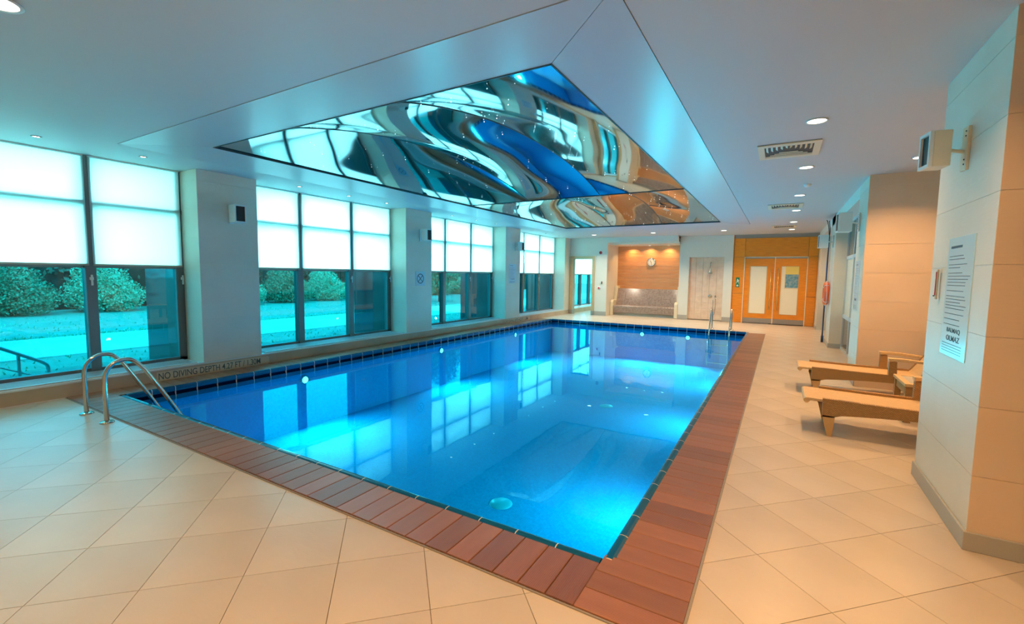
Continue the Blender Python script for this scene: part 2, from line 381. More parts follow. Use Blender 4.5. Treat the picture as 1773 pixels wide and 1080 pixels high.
# coping tiles: rounded nose, recessed grip below; profile in (inward, z)
prof = [(-.062, -.03), (-.062, .004), (-.045, .012)]+[(-.024+.024*math.sin(a), -.014+.027*math.cos(a)) for a in (0, .5, 1., 1.57, 2.2)]
prof += [(-.002, -.034), (-.002, -.052), (-.016, -.058), (-.022, -.070), (-.016, -.094), (-.002, -.102), (-.002, -.165), (-.062, -.165)]
cop = empty('pool_coping'); struct(cop, 'glazed dark teal handhold coping around the pool')
CL = .2610; gap = .006
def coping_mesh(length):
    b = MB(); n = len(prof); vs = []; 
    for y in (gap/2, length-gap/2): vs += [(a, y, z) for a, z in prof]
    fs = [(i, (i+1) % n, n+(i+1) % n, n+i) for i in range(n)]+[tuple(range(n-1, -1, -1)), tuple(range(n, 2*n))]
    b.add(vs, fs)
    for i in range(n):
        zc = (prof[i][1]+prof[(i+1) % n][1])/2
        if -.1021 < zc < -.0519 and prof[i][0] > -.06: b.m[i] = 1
    return b.mesh('coping_tile', ['cope', 'cope_shade'])
jm = MB(); n = len(prof)
jp = [(a if a < -.03 or z > -.03 else 0.0, z) for a, z in prof]
jv = [(a, -gap/2-.0005, z-.0005) for a, z in jp]+[(a, gap/2+.0005, z-.0005) for a, z in jp]
jm.add(jv, [(i, (i+1) % n, n+(i+1) % n, n+i) for i in range(n)]+[tuple(range(n-1, -1, -1)), tuple(range(n, 2*n))]); jmesh = jm.mesh('joint', 'joint')
def run(p, q, inward):
    p = Vector(p); q = Vector(q); Lh = (q-p).length; cnt = round(Lh/CL); l = Lh/cnt; me = coping_mesh(l); t = (q-p).normalized(); iv = Vector(inward)
    Rm = Matrix(((iv.x, t.x, 0, 0), (iv.y, t.y, 0, 0), (0, 0, 1, 0), (0, 0, 0, 1)))
    for k in range(cnt):
        o = link('coping_tile', me, cop); o.matrix_world = Matrix.Translation((*(p+t*l*k), .004)) @ Rm
        o2 = link('joint', jmesh, cop); o2.matrix_world = Matrix.Translation((*(p+t*l*k), .004)) @ Rm
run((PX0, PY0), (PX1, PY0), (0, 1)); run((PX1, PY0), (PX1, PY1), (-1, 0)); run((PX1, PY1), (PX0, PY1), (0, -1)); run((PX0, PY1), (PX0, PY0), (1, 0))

# ---------------------------------------------------------------- deck planks
deck = empty('pool_deck'); struct(deck, 'reddish brown composite planks edging the pool')
PW = .152
def plank_mesh(length):
    """plank along local y, 0..length; shade in the hollow ends painted as black blocks at y = 0"""
    b = MB(); b.prism([(-PW/2+.002, -.012), (PW/2-.002, -.012), (PW/2-.002, .010), (PW/2-.006, .014), (-PW/2+.006, .014), (-PW/2+.002, .010)], .001, length-.001, 0, lambda a, z, h: (a, h, z))
    for k in range(4):
        x = -PW/2+.014+k*.033; b.box(x, x+.024, -.0005, .004, -.006, .007, 1)
    return b.mesh('plank', ['plank', 'black'])
CO = .062
m1 = plank_mesh(PY0-CO-YD); x = XW+.012+PW/2
while x < PX1-CO+.02:
    link('plank', m1, deck, (x, YD, 0)); x += PW
near_end = x-PW/2
def rotz(o, a): o.rotation_euler = (0, 0, a); return o
m2 = plank_mesh(XD-(PX1+CO)); m2b = plank_mesh(XD-near_end); y = YD+PW/2
while y < PY1-.04:
    rotz(link('plank', m2 if y > PY0 else m2b, deck, (XD, y, 0)), PI/2); y += PW
m3 = plank_mesh(PX0-CO-XW-.014); y = PY0-CO+PW/2
while y < PY1:
    rotz(link('plank', m3, deck, (PX0-CO, y, 0)), PI/2); y += PW
MB().box(XD, XD+.012, YD, PY1, -.01, .010).box(XW, XD, YD-.010, YD, -.01, .006).obj('edge_strip', 'grey', deck)

# ---------------------------------------------------------------- tile cladding
def rows(z0, z1):
    zs = [z0]+[z for z in [.04+.4*k for k in range(9)] if z0+.05 < z < z1-.05]+[z1]; return list(zip(zs[:-1], zs[1:]))
def clad(parent, axis, c, sgn, u0, u1, z0, z1, mat='tile_wall', wmax=1.3, th=.004, cuts=None):
    """tiles on plane axis=c facing sgn, u along the other horizontal axis"""
    if cuts is None:
        n = max(1, math.ceil((u1-u0)/wmax)); cuts = [u0+(u1-u0)*i/n for i in range(n+1)]
    for a, b_ in zip(cuts[:-1], cuts[1:]):
        for z, zz in rows(z0, z1):
            g = .0013; e = th*sgn; lo, hi = min(c, c+e), max(c, c+e)
            q = MB()
            if axis == 'x': q.box(lo, hi, a+g, b_-g, z+g, zz-g)
            else: q.box(a+g, b_-g, lo, hi, z+g, zz-g)
            q.obj('wall_tile', mat, parent)

# ---------------------------------------------------------------- left wall: plinth, columns, windows
wl = MB(); wl.box(XG-.12, XW, YN, 21.4, -.3, PZ-.02); wl.box(XG-.2, XW+.0, YN, 21.4, 3.02, 3.2)
wall_left = struct(wl.obj('wall_left', 'plinth'))
q = MB(); q.box(XG+.06, XW+.012, YN, 16.9, PZ-.02, PZ); q.box(XG+.06, XW+.012, 17.05, 21.4, PZ-.02, PZ); q.obj('sill_slab', 'sill', wall_left)
q = MB(); q.box(XW, XW+.010, YN, 16.9, 0, .009); q.obj('white_grout_line', 'sill', wall_left)
for k, (a, b_) in enumerate(COLS):
    c = MB(); c.box(XG-.05, XW-.004, a+.004, b_-.004 if k < 4 else b_, PZ, 3.02)
    co = struct(c.obj('column', 'grout_w'), 'tiled column between window bays')
    clad(co, 'x', XW-.004, 1, a, b_, PZ, H)
    clad(co, 'y', a+.004, -1, XG+.06, XW, PZ, H)
    if k < 4: clad(co, 'y', b_-.004, 1, XG+.06, XW, PZ, H)
    ex = MB(); ex.box(XG-1.15, XG-.08, a-.04, b_+.02, -.25, 3.2); e = struct(ex.obj('exterior_pier', 'pier'), 'dark glossy pier outside the windows')
BL = 1.59
for k, (a, b_) in enumerate(BAYS):
    if k == 0: mul = [1.15, 2.32]
    elif k == 4: mul = [18.2, 19.3, 20.4]
    else: mul = [a+1.07, a+2.24]
    win = empty('window_%d' % (k+1)); struct(win)
    f = MB(); f.box(XG-.05, XG+.05, a, b_, PZ, PZ+.05); f.box(XG-.05, XG+.05, a, b_, 2.99, 3.02); f.box(XG-.05, XG+.05, a, a+.08, PZ, 3.02); f.box(XG-.05, XG+.05, b_-.10, b_, PZ, 3.02)
    f.obj('window_frame', 'frame', win)
    MB().box(XG-.05, XG+.065, a, b_, 2.37, 2.43).obj('transom', 'frame', win)
    MB().box(XG-.05, XG+.04, a, b_, BL-.03, BL+.03).obj('transom', 'frame', win)
    for y in mul: MB().box(XG-.06, XG+.07, y-.055, y+.055, PZ, 3.02).obj('mullion', 'frame', win)
    e = [a+.05]+mul+[b_-.05]
    for i in range(len(e)-1):
        for (z0, z1, mm) in ((PZ+.05, BL-.03, 'pane_low'), (BL+.03, 2.37, 'pane_up'), (2.43, 2.99, 'pane_up')):
            MB().add([(XG, e[i]-.01, z0), (XG, e[i+1]+.01, z0), (XG, e[i+1]+.01, z1), (XG, e[i]-.01, z1)], [(0, 1, 2, 3)]).obj('pane', mm, win)
    e = [a+.01]+mul+[b_-.01]
    for i in range(len(e)-1):
        y0, y1 = e[i]+.022, e[i+1]-.022; xb = XG+.09
        r = empty('roller_blind', (xb, (y0+y1)/2, BL)); 
        bay = ['nearest window bay, beside the ladder', 'second window bay', 'third window bay', 'fourth, farthest window bay of the pool hall', 'window bay beyond the doorway'][k]
        pos = ['left', 'middle', 'right', 'far right'][i]
        tag(r, 'white translucent roller blind, %s one in the %s' % (pos, bay), 'blind', 'roller blinds over the upper windows')
        h = (y1-y0)/2
        MB().add([(0, -h, .02), (0, h, .02), (0, h, 1.40), (0, -h, 1.40)], [(0, 1, 2, 3)]).obj('cloth', 'blind', r)
        MB().box(-.012, .012, -h, h, 0, .022).obj('bottom_bar', 'brown', r)
        MB().tube([(0, -h, 1.40), (0, h, 1.40)], .014, 8).obj('roller', 'white', r)
    # window catches
    if k < 4:
        for i, y in enumerate(mul[-1:]+[b_-.03]):
            q = MB(); q.box(0, .03, -.02, .02, -.02, .02); q.box(.02, .035, -.012, .012, -.09, .05); o = q.obj('window_catch', 'white', win, loc=(XG+.06, y, 1.42)); bevel(o, .006)
    # ventilation grille in the sill
    if k < 4:
        gr = empty('sill_grille', (XG+.12, a, PZ)); tag(gr, 'long slatted ventilation grille in the sill of the '+['nearest bay by the ladder', 'second bay', 'third bay', 'farthest bay'][k], 'grille', 'sill grilles')
        MB().box(0, .36, .1, b_-a-.1, 0, .003).obj('backing', 'black', gr)
        for s in range(9): MB().box(.01+s*.04, .03+s*.04, .1, b_-a-.1, .003, .014).obj('slat', 'frame_l', gr)
        MB().box(-.02, .01, .08, b_-a-.08, 0, .016).box(.36, .39, .08, b_-a-.08, 0, .016).obj('grille_frame', 'frame_l', gr)

# ---------------------------------------------------------------- ceiling with tray and mirror film
OX0, OX1, OY0, OY1 = -6.72, -.79, 2.31, 14.08
IX0, IX1, IY0, IY1 = -6.01, -1.475, 3.0, 13.56
c = MB()
for r in [(XW-.55, 4.7, YN-.1, OY0), (OX1, 4.7, OY0, OY1), (XW-.55, OX0, OY0, OY1), (XW-.55, 4.7, OY1, 21.5)]: c.box(*r, H, H+.12)
ceiling = struct(c.obj('ceiling', 'ceil'))
MB().box(XW-.5, 4.7, YN-.1, 21.5, H+.75, H+.9).obj('roof_slab', 'ceil', ceiling)
TZ = H-.004; UZ = H+.035    # frame tilts up slightly towards the mirror
tr = empty('ceiling_tray'); struct(tr, 'mitred border panels of the recessed ceiling tray')
OO = [(OX0+.004, OY0+.004), (OX1-.004, OY0+.004), (OX1-.004, OY1-.004), (OX0+.004, OY1-.004)]; II = [(IX0, IY0), (IX1, IY0), (IX1, IY1), (IX0, IY1)]
for i in range(4):
    j = (i+1) % 4; d1 = (Vector(OO[j])-Vector(OO[i])).normalized()*.003
    pts = [(OO[i][0]+d1.x, OO[i][1]+d1.y), (OO[j][0]-d1.x, OO[j][1]-d1.y), (II[j][0]-d1.x, II[j][1]-d1.y), (II[i][0]+d1.x, II[i][1]+d1.y)]
    zz = [TZ, TZ, UZ, UZ]; q = MB(); vs = [(x, y, z) for (x, y), z in zip(pts, zz)]+[(x, y, z+.09) for (x, y), z in zip(pts, zz)]
    q.add(vs, [(3, 2, 1, 0), (4, 5, 6, 7), (0, 1, 5, 4), (1, 2, 6, 5), (2, 3, 7, 6), (3, 0, 4, 7)]); q.obj('border_panel', 'tray', tr)
q = MB(); q.box(OX0-.004, OX0+.03, OY0-.004, OY1+.004, H+.13, H+.16).box(OX1-.03, OX1+.004, OY0-.004, OY1+.004, H+.13, H+.16).box(OX0, OX1, OY0-.004, OY0+.03, H+.13, H+.16).box(OX0, OX1, OY1-.03, OY1+.004, H+.13, H+.16); q.obj('shadow_gap_backing', 'dark', tr)
q = MB(); s = .010
for (x0, x1, y0, y1) in ((IX0-.004, IX0+s, IY0, IY1), (IX1-s, IX1+.004, IY0, IY1), (IX0, IX1, IY0-.004, IY0+s), (IX0, IX1, IY1-s, IY1+.004)): q.box(x0, x1, y0, y1, UZ-.006, UZ+.02)
q.obj('film_edge_rail', 'dark', tr)
film = empty('mirror_ceiling_film'); struct(film, 'rippled blue mirror film stretched over arched ribs')
RX = [-4.52, -3.0]; YM = 8.28
def arch(y):
    t = (y-IY0)/(YM-IY0) if y < YM else (y-YM)/(IY1-YM); t = min(max(t, 0), 1); return .33*(1-abs(2*t-1)**2.2)
def profx(x):
    if x < RX[0]: t = (x-IX0)/(RX[0]-IX0); return t**1.25
    if x > RX[1]: t = (IX1-x)/(IX1-RX[1]); return t**1.25
    t = (x-RX[0])/(RX[1]-RX[0]); return 1-.42*math.sin(PI*t)
def wob(x, y):
    return (.012*math.sin(1.7*x+1.1*y+.6)*math.sin(.95*y-.7*x)+.006*math.sin(2.4*x-1.2*y+1)*math.sin(1.5*y+.9))
NX, NYs = 16, 44
strips = [(IX0, RX[0]), (RX[0], RX[1]), (RX[1], IX1)]; sects = [(IY0, YM), (YM, IY1)]
for (x0, x1) in strips:
    for (y0, y1) in sects:
        vs = []; fs = []
        for j in range(NYs+1):
            for i in range(NX+1):
                x = x0+(x1-x0)*i/NX; y = y0+(y1-y0)*j/NYs
                edge = math.sin(PI*i/NX)**.7*math.sin(PI*j/NYs)**.7 if 0 < i < NX and 0 < j < NYs else 0
                vs.append((x, y, UZ+.012+arch(y)*profx(x)+wob(x, y)*edge))
        for j in range(NYs):
            for i in range(NX):
                a = j*(NX+1)+i; fs.append((a, a+NX+1, a+NX+2, a+1))
        q = MB().add(vs, fs); q.obj('film_panel', 'film', film, smooth=True)
for x in RX:
    for (y0, y1) in sects:
        MB().tube([(x, y0+(y1-y0)*k/30, UZ+.010+arch(y0+(y1-y0)*k/30)) for k in range(31)], .006, 6).obj('seam', 'dark', film)
MB().tube([(IX0+(IX1-IX0)*k/20, YM, UZ+.008) for k in range(21)], .006, 6).obj('seam', 'dark', film)
st = MB()
for k in range(150):
    x = rng.uniform(IX0+.1, IX1-.1); y = rng.uniform(IY0+.1, IY1-.1); z = UZ+.004+arch(y)*profx(x)+wob(x, y)-.01; r = rng.choice([.003, .004, .0055])
    st.add([(x+r, y, z), (x-r, y, z), (x, y+r, z), (x, y-r, z), (x, y, z+r), (x, y, z-r)], [(0, 2, 4), (2, 1, 4), (1, 3, 4), (3, 0, 4), (2, 0, 5), (1, 2, 5), (3, 1, 5), (0, 3, 5)])
o = st.obj('star_lights', 'star', film); o['kind'] = 'stuff'; o['label'] = 'tiny starry light points in the mirror film'

# ---------------------------------------------------------------- downlights
def downlight(x, y, r, label, energy, col, group, z=H, lens='lens', cat='downlight'):
    root = empty('ceiling_downlight', (x, y, z)); tag(root, label, cat, group)
    MB().lathe([(r*1.0, -.001), (r*1.18, -.001), (r*1.22, -.006), (r*1.18, -.010), (r, -.008)], 28).obj('trim_ring', 'white', root, True)
    MB().lathe([(0, -.004), (r, -.004)], 28).obj('lens', lens, root)
    ld = bpy.data.lights.new('lamp', 'AREA'); ld.shape = 'DISK'; ld.size = r*1.9; ld.energy = energy; ld.color = col; ld.spread = math.radians(130)
    lo = bpy.data.objects.new('lamp', ld); COL.objects.link(lo); lo.parent = root; lo.location = (0, 0, -.012)
WARM = (1, .55, .22); NEU = (1, .82, .62)
ys = [.9, 2.84, 5.13, 7.17, 9.5, 11.57, 13.9, 16.0]
for i, y in enumerate(ys):
    lab = 'bright round ceiling downlight, %s of the row over the right walkway' % (['one nearest', 'second', 'third', 'fourth', 'fifth', 'sixth', 'seventh', 'last'][i]) if i > 1 else 'round ceiling downlight at the near end of the right walkway row, %s' % ('first' if i == 0 else 'second')
    downlight(.21, y, .075, lab, 46 if i == 0 else 22, WARM, 'downlights over the right walkway')
downlight(-3.78, .80, .09, 'large round ceiling downlight in the top left corner of the view', 17, WARM, 'near end downlights')
downlight(-6.2, .55, .08, 'round ceiling downlight near the first window bay, out to the left', 9, WARM, 'near end downlights')
downlight(-1.6, .4, .08, 'round ceiling downlight over the near floor tiles', 20, WARM, 'near end downlights')
for i, x in enumerate((-5.84, -3.76, -1.6)):
    downlight(x, 15.62, .075, 'round ceiling downlight before the far wall, ' + ['above the doorway', 'in front of the clock alcove', 'beside the wooden double doors'][i], 40, NEU, 'far end downlights')
downlight(1.34, 7.19, .06, 'small ceiling spotlight over the second sun lounger by the warmly lit wall', 26, WARM, 'lounger recess spotlights')
downlight(1.9, 5.6, .06, 'small ceiling spotlight over the front sun lounger, behind the pillar', 9, WARM, 'lounger recess spotlights')
for i, y in enumerate([1.75, 2.73, 4.95, 5.98, 6.95, 9.15, 10.2, 11.2, 13.4, 14.45, 15.5]):
    bay = 'nearest' if i < 2 else 'second' if i < 5 else 'third' if i < 8 else 'farthest'
    n = WORD[i if i < 2 else (i-2) % 3]
    root = empty('window_spotlight', (-7.18, y, H)); tag(root, 'tiny recessed spotlight above the %s window bay, %s from the near side' % (bay, n), 'spotlight', 'tiny spotlights above the windows')
    MB().lathe([(.028, -.001), (.045, -.001), (.047, -.005), (.040, -.009), (.030, -.006)], 18).obj('trim_ring', 'kick', root, True)
    MB().lathe([(0, -.003), (.030, -.003)], 18).obj('lens', 'lens', root)

# ---------------------------------------------------------------- ceiling vents, detector
def vent(y, dy, lab):
    r = empty('ceiling_vent', (0, y, H)); tag(r, lab, 'vent', 'ceiling air vents')
    MB().box(-.295, .295, 0, dy, -.004, 0).obj('backing', 'black', r)
    q = MB(); q.box(-.30, -.235, 0, dy, -.014, 0).box(.235, .30, 0, dy, -.014, 0).box(-.235, .235, 0, .09, -.014, 0).box(-.235, .235, dy-.09, dy, -.014, 0)
    q.obj('vent_frame', 'cream', r)
    n = 10
    for k in range(n):
        a = -.235+.47*(k+.5)/n; f = abs(2*(k+.5)/n-1)  # nested four-way louvres
        M4 = Matrix.Translation((a, 0, -.008)) @ Matrix.Rotation(math.radians(35 if a < 0 else -35), 4, 'Y')
        MB().box(-.0155, .0155, .09, .09+(dy-.18)*(.35+.65*f)*.5+.001, -.0015, .0015, 0, M4).obj('louvre', 'cream', r)
    for k in range(4):
        yy = .12+k*.05 if False else dy-.09-.035-k*.055
        if yy > .2: MB().box(-.235*(1-k*.2), .235*(1-k*.2), yy, yy+.03, -.010, -.007).obj('louvre', 'cream', r)
vent(5.80, .66, 'largest square ceiling air vent with angled louvres, beside the nearest downlights')
vent(10.5, .66, 'middle ceiling air vent over the right walkway')
vent(14.7, .66, 'farthest ceiling air vent in front of the wooden doors')
q = MB(); q.lathe([(0, -.045), (.03, -.043), (.045, -.025), (.055, -.008), (.055, 0)], 20); tag(q.obj('smoke_detector', 'white', smooth=True, loc=(.28, 8.47, H)), 'small round white smoke detector on the ceiling past the big vent', 'detector')

# ---------------------------------------------------------------- right side: pillars, recess, niches
def pillar(x0, x1, y0, y1, faces, lab, mat='tile_wall', cuts=None):
    o = struct(MB().box(x0+.004, x1, y0+.004, y1-.004, -.01, H+.02).obj('pillar', 'grout_w'), lab)
    if 'w' in faces: clad(o, 'x', x0+.004, -1, y0, y1, 0, H)
    if 's' in faces: clad(o, 'y', y0+.004, -1, x0, x1, 0, H, mat)
    if 'n' in faces: clad(o, 'y', y1-.004, 1, x0, x1, 0, H)
    return o
p1 = pillar(XR, 4.6, 3.50, 4.67, 'wn', 'near right tiled pillar')
clad(p1, 'y', 3.504, -1, XR, 4.6, 0, H, 'tile_warm_light', cuts=[XR, 2.2, 3.4, 4.6])
def skirt(pts_boxes, name, mat='skirt'):
    q = MB()
    for r in pts_boxes: q.box(*r)
    return bevel(struct(q.obj(name, mat)), .004)
skirt([(XR-.016, 4.6, 3.484, 3.50, 0, .11), (XR-.016, XR, 3.50, 4.67, 0, .11)], 'baseboard_right')
struct(MB().box(2.9, 3.05, 4.67, 8.1, -.01, H).obj('wall_recess_back', 'tile_warm_light'))
wr = struct(MB().box(XR+.01, 3.05, 8.104, 8.25, -.01, H+.02).obj('wall_recess_side', 'grout_w'))
clad(wr, 'y', 8.104, -1, XR, 2.9, 0, H, 'tile_warm_light', cuts=[XR, 1.95, 2.9])
p2 = pillar(XR, XR+.36, 8.11, 8.97, 'w', 'pillar after the lounger recess')
p3 = pillar(XR, XR+.36, 12.35, 13.38, 'ws', 'pillar carrying the lifebuoy', 'tile_wall')
p4 = pillar(XR, XR+.36, 16.5, YF, 'ws', 'pillar beside the wooden doors')
struct(MB().box(XR, XR+.36, 8.97, 16.5, 2.80, H+.01).obj('lintel_right', 'paint'))
skirt([(XR-.012, XR, 8.11, 8.97, 0, .10), (XR-.012, XR, 12.35, 13.38, 0, .10), (XR-.012, XR+.3, 12.338, 12.35, 0, .10), (XR-.012, XR, 16.5, YF, 0, .10)], 'baseboard_right_far')
# internal glazed partitions
for k, (a, b_) in enumerate(((8.97, 12.35), (13.38, 16.5))):
    wv_ = empty('window_%d' % (6+k)); struct(wv_)
    xg = XR+.25; f = MB()
    for z0, z1 in ((0, .05), (.70, .78), (1.97, 2.04), (2.74, 2.80)): f.box(xg-.03, xg+.03, a, b_, z0, z1)
    n = 3
    for i in range(n+1):
        y = a+(b_-a)*i/n; f.box(xg-.03, xg+.03, max(a, y-.03), min(b_, y+.03), 0, 2.8)
    f.obj('window_frame', 'frame_l', wv_)
    for i in range(n):
        y0, y1 = a+(b_-a)*i/n+.03, a+(b_-a)*(i+1)/n-.03
        for z0, z1, mm in ((.05, .70, 'brown_glass'), (.78, 1.97, 'cream_glass'), (2.04, 2.74, 'brown_glass')): MB().box(xg-.004, xg+.004, y0, y1, z0, z1).obj('pane', mm, wv_)
struct(MB().box(-5.9, 3.3, YB+.2, YB+.35, -.3, H+.3).box(-1.6, 3.3, YF+.35, YF+.5, -.3, H+.1).box(-3.1, -1.4, YF+.35, YF+.5, -.3, H+.1).box(3.2, 3.3, 4, YB+.3, -.3, H+.3).obj('wall_leak_backing', 'paint'))  # unseen walls added to stop daylight leaking in behind the far end
struct(MB().box(XR+.36, XR+.5, 8.26, YF+.4, -.01, H+.02).obj('wall_right', 'paint'))
# unseen near walls closing the hall, tinted warm to add warm bounce
struct(MB().box(XW-.6, 4.6, YN-.12, YN, -.01, H+.1).obj('wall_near', 'tile_warm_light'))
struct(MB().box(4.48, 4.6, YN, 3.5, -.01, H+.1).obj('wall_near_right', 'tile_warm_light'))

# ---------------------------------------------------------------- far wall
A, AR = -5.76, -3.20     # alcove opening
wf = MB()
wf.box(XW-.05, -7.16, YL, YL+.2, -.01, H+.02).box(-6.36, A, YL, YL+.2, -.01, H+.02).box(-7.16, -6.36, YL, YL+.2, 2.19, H+.02)   # left part round the doorway
wall_far = struct(wf.obj('wall_far', 'paint'))
wf = MB(); wf.box(A, AR, YF-.5, YF-.3, 2.80, H+.02); struct(wf.obj('wall_alcove_header', 'paint'))
struct(MB().box(A-.15, A, YL+.2, YB, -.01, H).obj('wall_alcove_left', 'paint')); struct(MB().box(AR, AR+.12, YF+.1, YB, -.01, H).obj('wall_alcove_right', 'paint'))
struct(MB().box(A, AR, YF-.3, YB+.1, 2.74, 2.80).obj('wall_alcove_soffit', 'paint')); struct(MB().box(A, AR, YB+.04, YB+.16, -.01, H).obj('wall_alcove_back', 'paint'))
wf = MB(); wf.box(AR, -2.87, YF, YF+.18, -.01, H+.02).box(-1.72, -1.43, YF, YF+.3, -.01, H+.02).box(-2.87, -1.72, YF, YF+.18, 2.25, H+.02)
struct(wf.obj('wall_far_right', 'paint'))
skirt([(-6.24, A+.01, YL-.012, YL, 0, .16), (AR-.01, -2.87, YF-.012, YF, 0, .16), (-1.72, -1.44, YF-.012, YF, 0, .16)], 'baseboard_far')
# alcove lining boards
lin = empty('wall_alcove'); struct(lin, 'warm wooden boards lining the back of the alcove')
nb = 11
for i in range(nb):
    z0 = 1.0+i*(1.75/nb); MB().box(A, AR, YB, YB+.04, z0+.002, z0+1.75/nb-.002).obj('board', 'kiwood', lin)
for i, x in enumerate((-5.15, -4.45, -3.75)):
    downlight(x, YB-.22, .05, 'small warm spotlight in the alcove soffit, %s of three' % ('left', 'middle', 'right')[i], 8, WARM, 'alcove spotlights', z=2.74)
# mosaic bench
bn = empty('mosaic_bench', ((A+AR)/2, YF, 0)); tag(bn, 'brown mosaic tiled bench with sloping back under the clock', 'bench')
hw = (AR-A)/2-.125; f3 = lambda a, z, h: (h, a, z)
MB().prism([(.62, 1.05), (.85, 1.05), (.85, .40), (.38, .40)], -hw, hw, 0, f3).obj('backrest', 'bench', bn)
MB().prism([(-.02, .36), (0, .40), (.45, .42), (.45, .30), (.03, .12), (0, .12)], -hw, hw, 0, f3).obj('seat', 'bench', bn)
MB().box(-hw, hw, .06, .45, 0, .14).obj('plinth', 'skirt', bn)
for s in (-1, 1):
    q = MB(); q.prism([(-.03, 0), (.85, 0), (.85, 1.15), (.50, 1.15), (.48, 1.05), (.40, .60), (.05, .60), (-.03, .52)], 0, .12, 0, lambda a, z, h: (s*(hw+h), a, z)); bevel(q.obj('side_wall', 'cream', bn), .02, 3)
# clock
ck = empty('wall_clock', (-4.42, YB-.002, 2.10)); tag(ck, 'round wall clock with silver rim on the wooden alcove wall', 'clock')
Rx = Matrix.Rotation(PI/2, 4, 'X')
MB().lathe([(.13, 0), (.165, 0), (.17, .02), (.155, .035), (.14, .03)], 32, Rx).obj('rim', 'steel', ck, True)
MB().lathe([(0, .02), (.145, .02)], 32, Rx).obj('dial', 'white', ck)
for a in range(12):
    M4 = Matrix.Rotation(-a*PI/6, 4, 'Y'); MB().box(-.005, .005, -.0235, -.021, .10, .128, 0, M4).obj('hour_mark', 'ink', ck)
for a, l, wd in ((-35, .075, .008), (170, .11, .006)):
    MB().box(-wd, wd, -.027, -.024, -.015, l, 0, Matrix.Rotation(math.radians(a), 4, 'Y')).obj('hand', 'ink', ck)
# shower niche
sh = empty('shower_niche', (-2.295, YF+.13, 0)); struct(sh, 'beige mosaic shower niche')
for i in range(5):
    for j in range(11):
        w_ = 1.15/5; MB().box(-.575+i*w_+.002, -.575+(i+1)*w_-.002, 0, .05, .02+j*.2036+.002, .02+(j+1)*.2036-.002).obj('mosaic_sheet', 'shower', sh)
sw = empty('wall_shower', (-2.15, YF+.13, 2.06)); tag(sw, 'chrome overhead shower with long bell head on the beige mosaic', 'shower')
MB().tube(bez([(0, 0, 0), (0, -.08, .01), (0, -.14, -.05), (0, -.15, -.14)], 6), .014, 10).obj('arm', 'steel', sw, True)
MB().lathe([(.016, 0), (.022, -.04), (.045, -.15), (.072, -.24), (.074, -.262), (.0, -.266)], 20, Matrix.Translation((0, -.15, -.13))).obj('shower_head', 'steel', sw, True)
def valve(x, z, lab, r):
    v = empty('shower_valve', (x, YF+.13, z)); tag(v, lab, 'valve'); MB().lathe([(0, .012), (r, .010), (r*1.05, 0)], 20, Rx).obj('plate', 'steel', v, True)
    MB().lathe([(.0, .06), (.022, .055), (.026, .012)], 14, Rx).obj('knob', 'steel', v, True); MB().box(-.006, .006, -.065, -.05, -.004, .05).obj('lever', 'steel', v)
valve(-2.14, .865, 'round chrome shower mixer plate on the beige mosaic', .065); valve(-1.96, .86, 'small chrome tap right of the shower mixer', .03)
hs = tag(MB().tube(bez([(-1.95, YF+.09, .80), (-1.94, YF+.06, .6), (-1.96, YF+.06, .30), (-2.0, YF+.07, .22), (-2.03, YF+.08, .4), (-2.02, YF+.06, .62), (-2.03, YF+.06, .74)], 8), .008, 8).obj('shower_hose', 'steel', smooth=True), 'thin chrome hand shower hose hanging from the small tap', 'hose')
# doorway frame on the left
dr = empty('door_1', (-6.76, YL, 0)); struct(dr, 'oak framed open doorway to the next room')
for s in (-1, 1):
    MB().box(s*.40 if s > 0 else -.52, .52 if s > 0 else -.40, -.03, .23, .17, 2.19).obj('jamb', 'oak', dr)
    MB().box(s*.395 if s > 0 else -.525, .525 if s > 0 else -.395, -.035, .235, 0, .17).obj('jamb_shoe', 'kick', dr)
MB().box(-.52, .52, -.03, .23, 2.19, 2.30).obj('head', 'oak', dr)
# room beyond
struct(MB().box(-5.3, -5.2, YB+.2, 21.4, 0, H).box(XW-.5, -5.2, 21.3, 21.5, 0, H).box(-5.76, -5.2, YB+.1, YB+.25, 0, H).obj('wall_next_room', 'paint'))
downlight(-6.3, 19.3, .07, 'ceiling downlight in the room beyond the doorway', 24, NEU, 'next room light')
# wall devices
q = empty('fire_alarm', (-6.03, YL, 2.43)); tag(q, 'small round red fire alarm sounder high on the far wall', 'alarm')
MB().lathe([(0, .05), (.035, .048), (.055, .03), (.06, 0)], 20, Rx).obj('dome', 'red', q, True); MB().lathe([(.06, .006), (.075, .004), (.075, 0)], 20, Rx).obj('base_ring', 'white', q, True)
q = empty('card_switch', (-5.99, YL, 1.27)); tag(q, 'small white switch with black side on the far wall beside the doorway', 'switch')
bevel(MB().box(-.05, .03, -.02, 0, -.03, .04).obj('plate', 'white', q)); MB().box(.03, .06, -.04, 0, -.05, .05).obj('reader', 'black', q)
q = empty('alarm_call_point', (-6.06, YL, 1.07)); tag(q, 'round red and white call point below the switch on the far wall', 'call point')
MB().lathe([(.035, .03), (.06, .025), (.062, 0)], 20, Rx).obj('rim', 'white', q, True); MB().lathe([(0, .032), (.036, .030)], 20, Rx).obj('button', 'red', q, True)

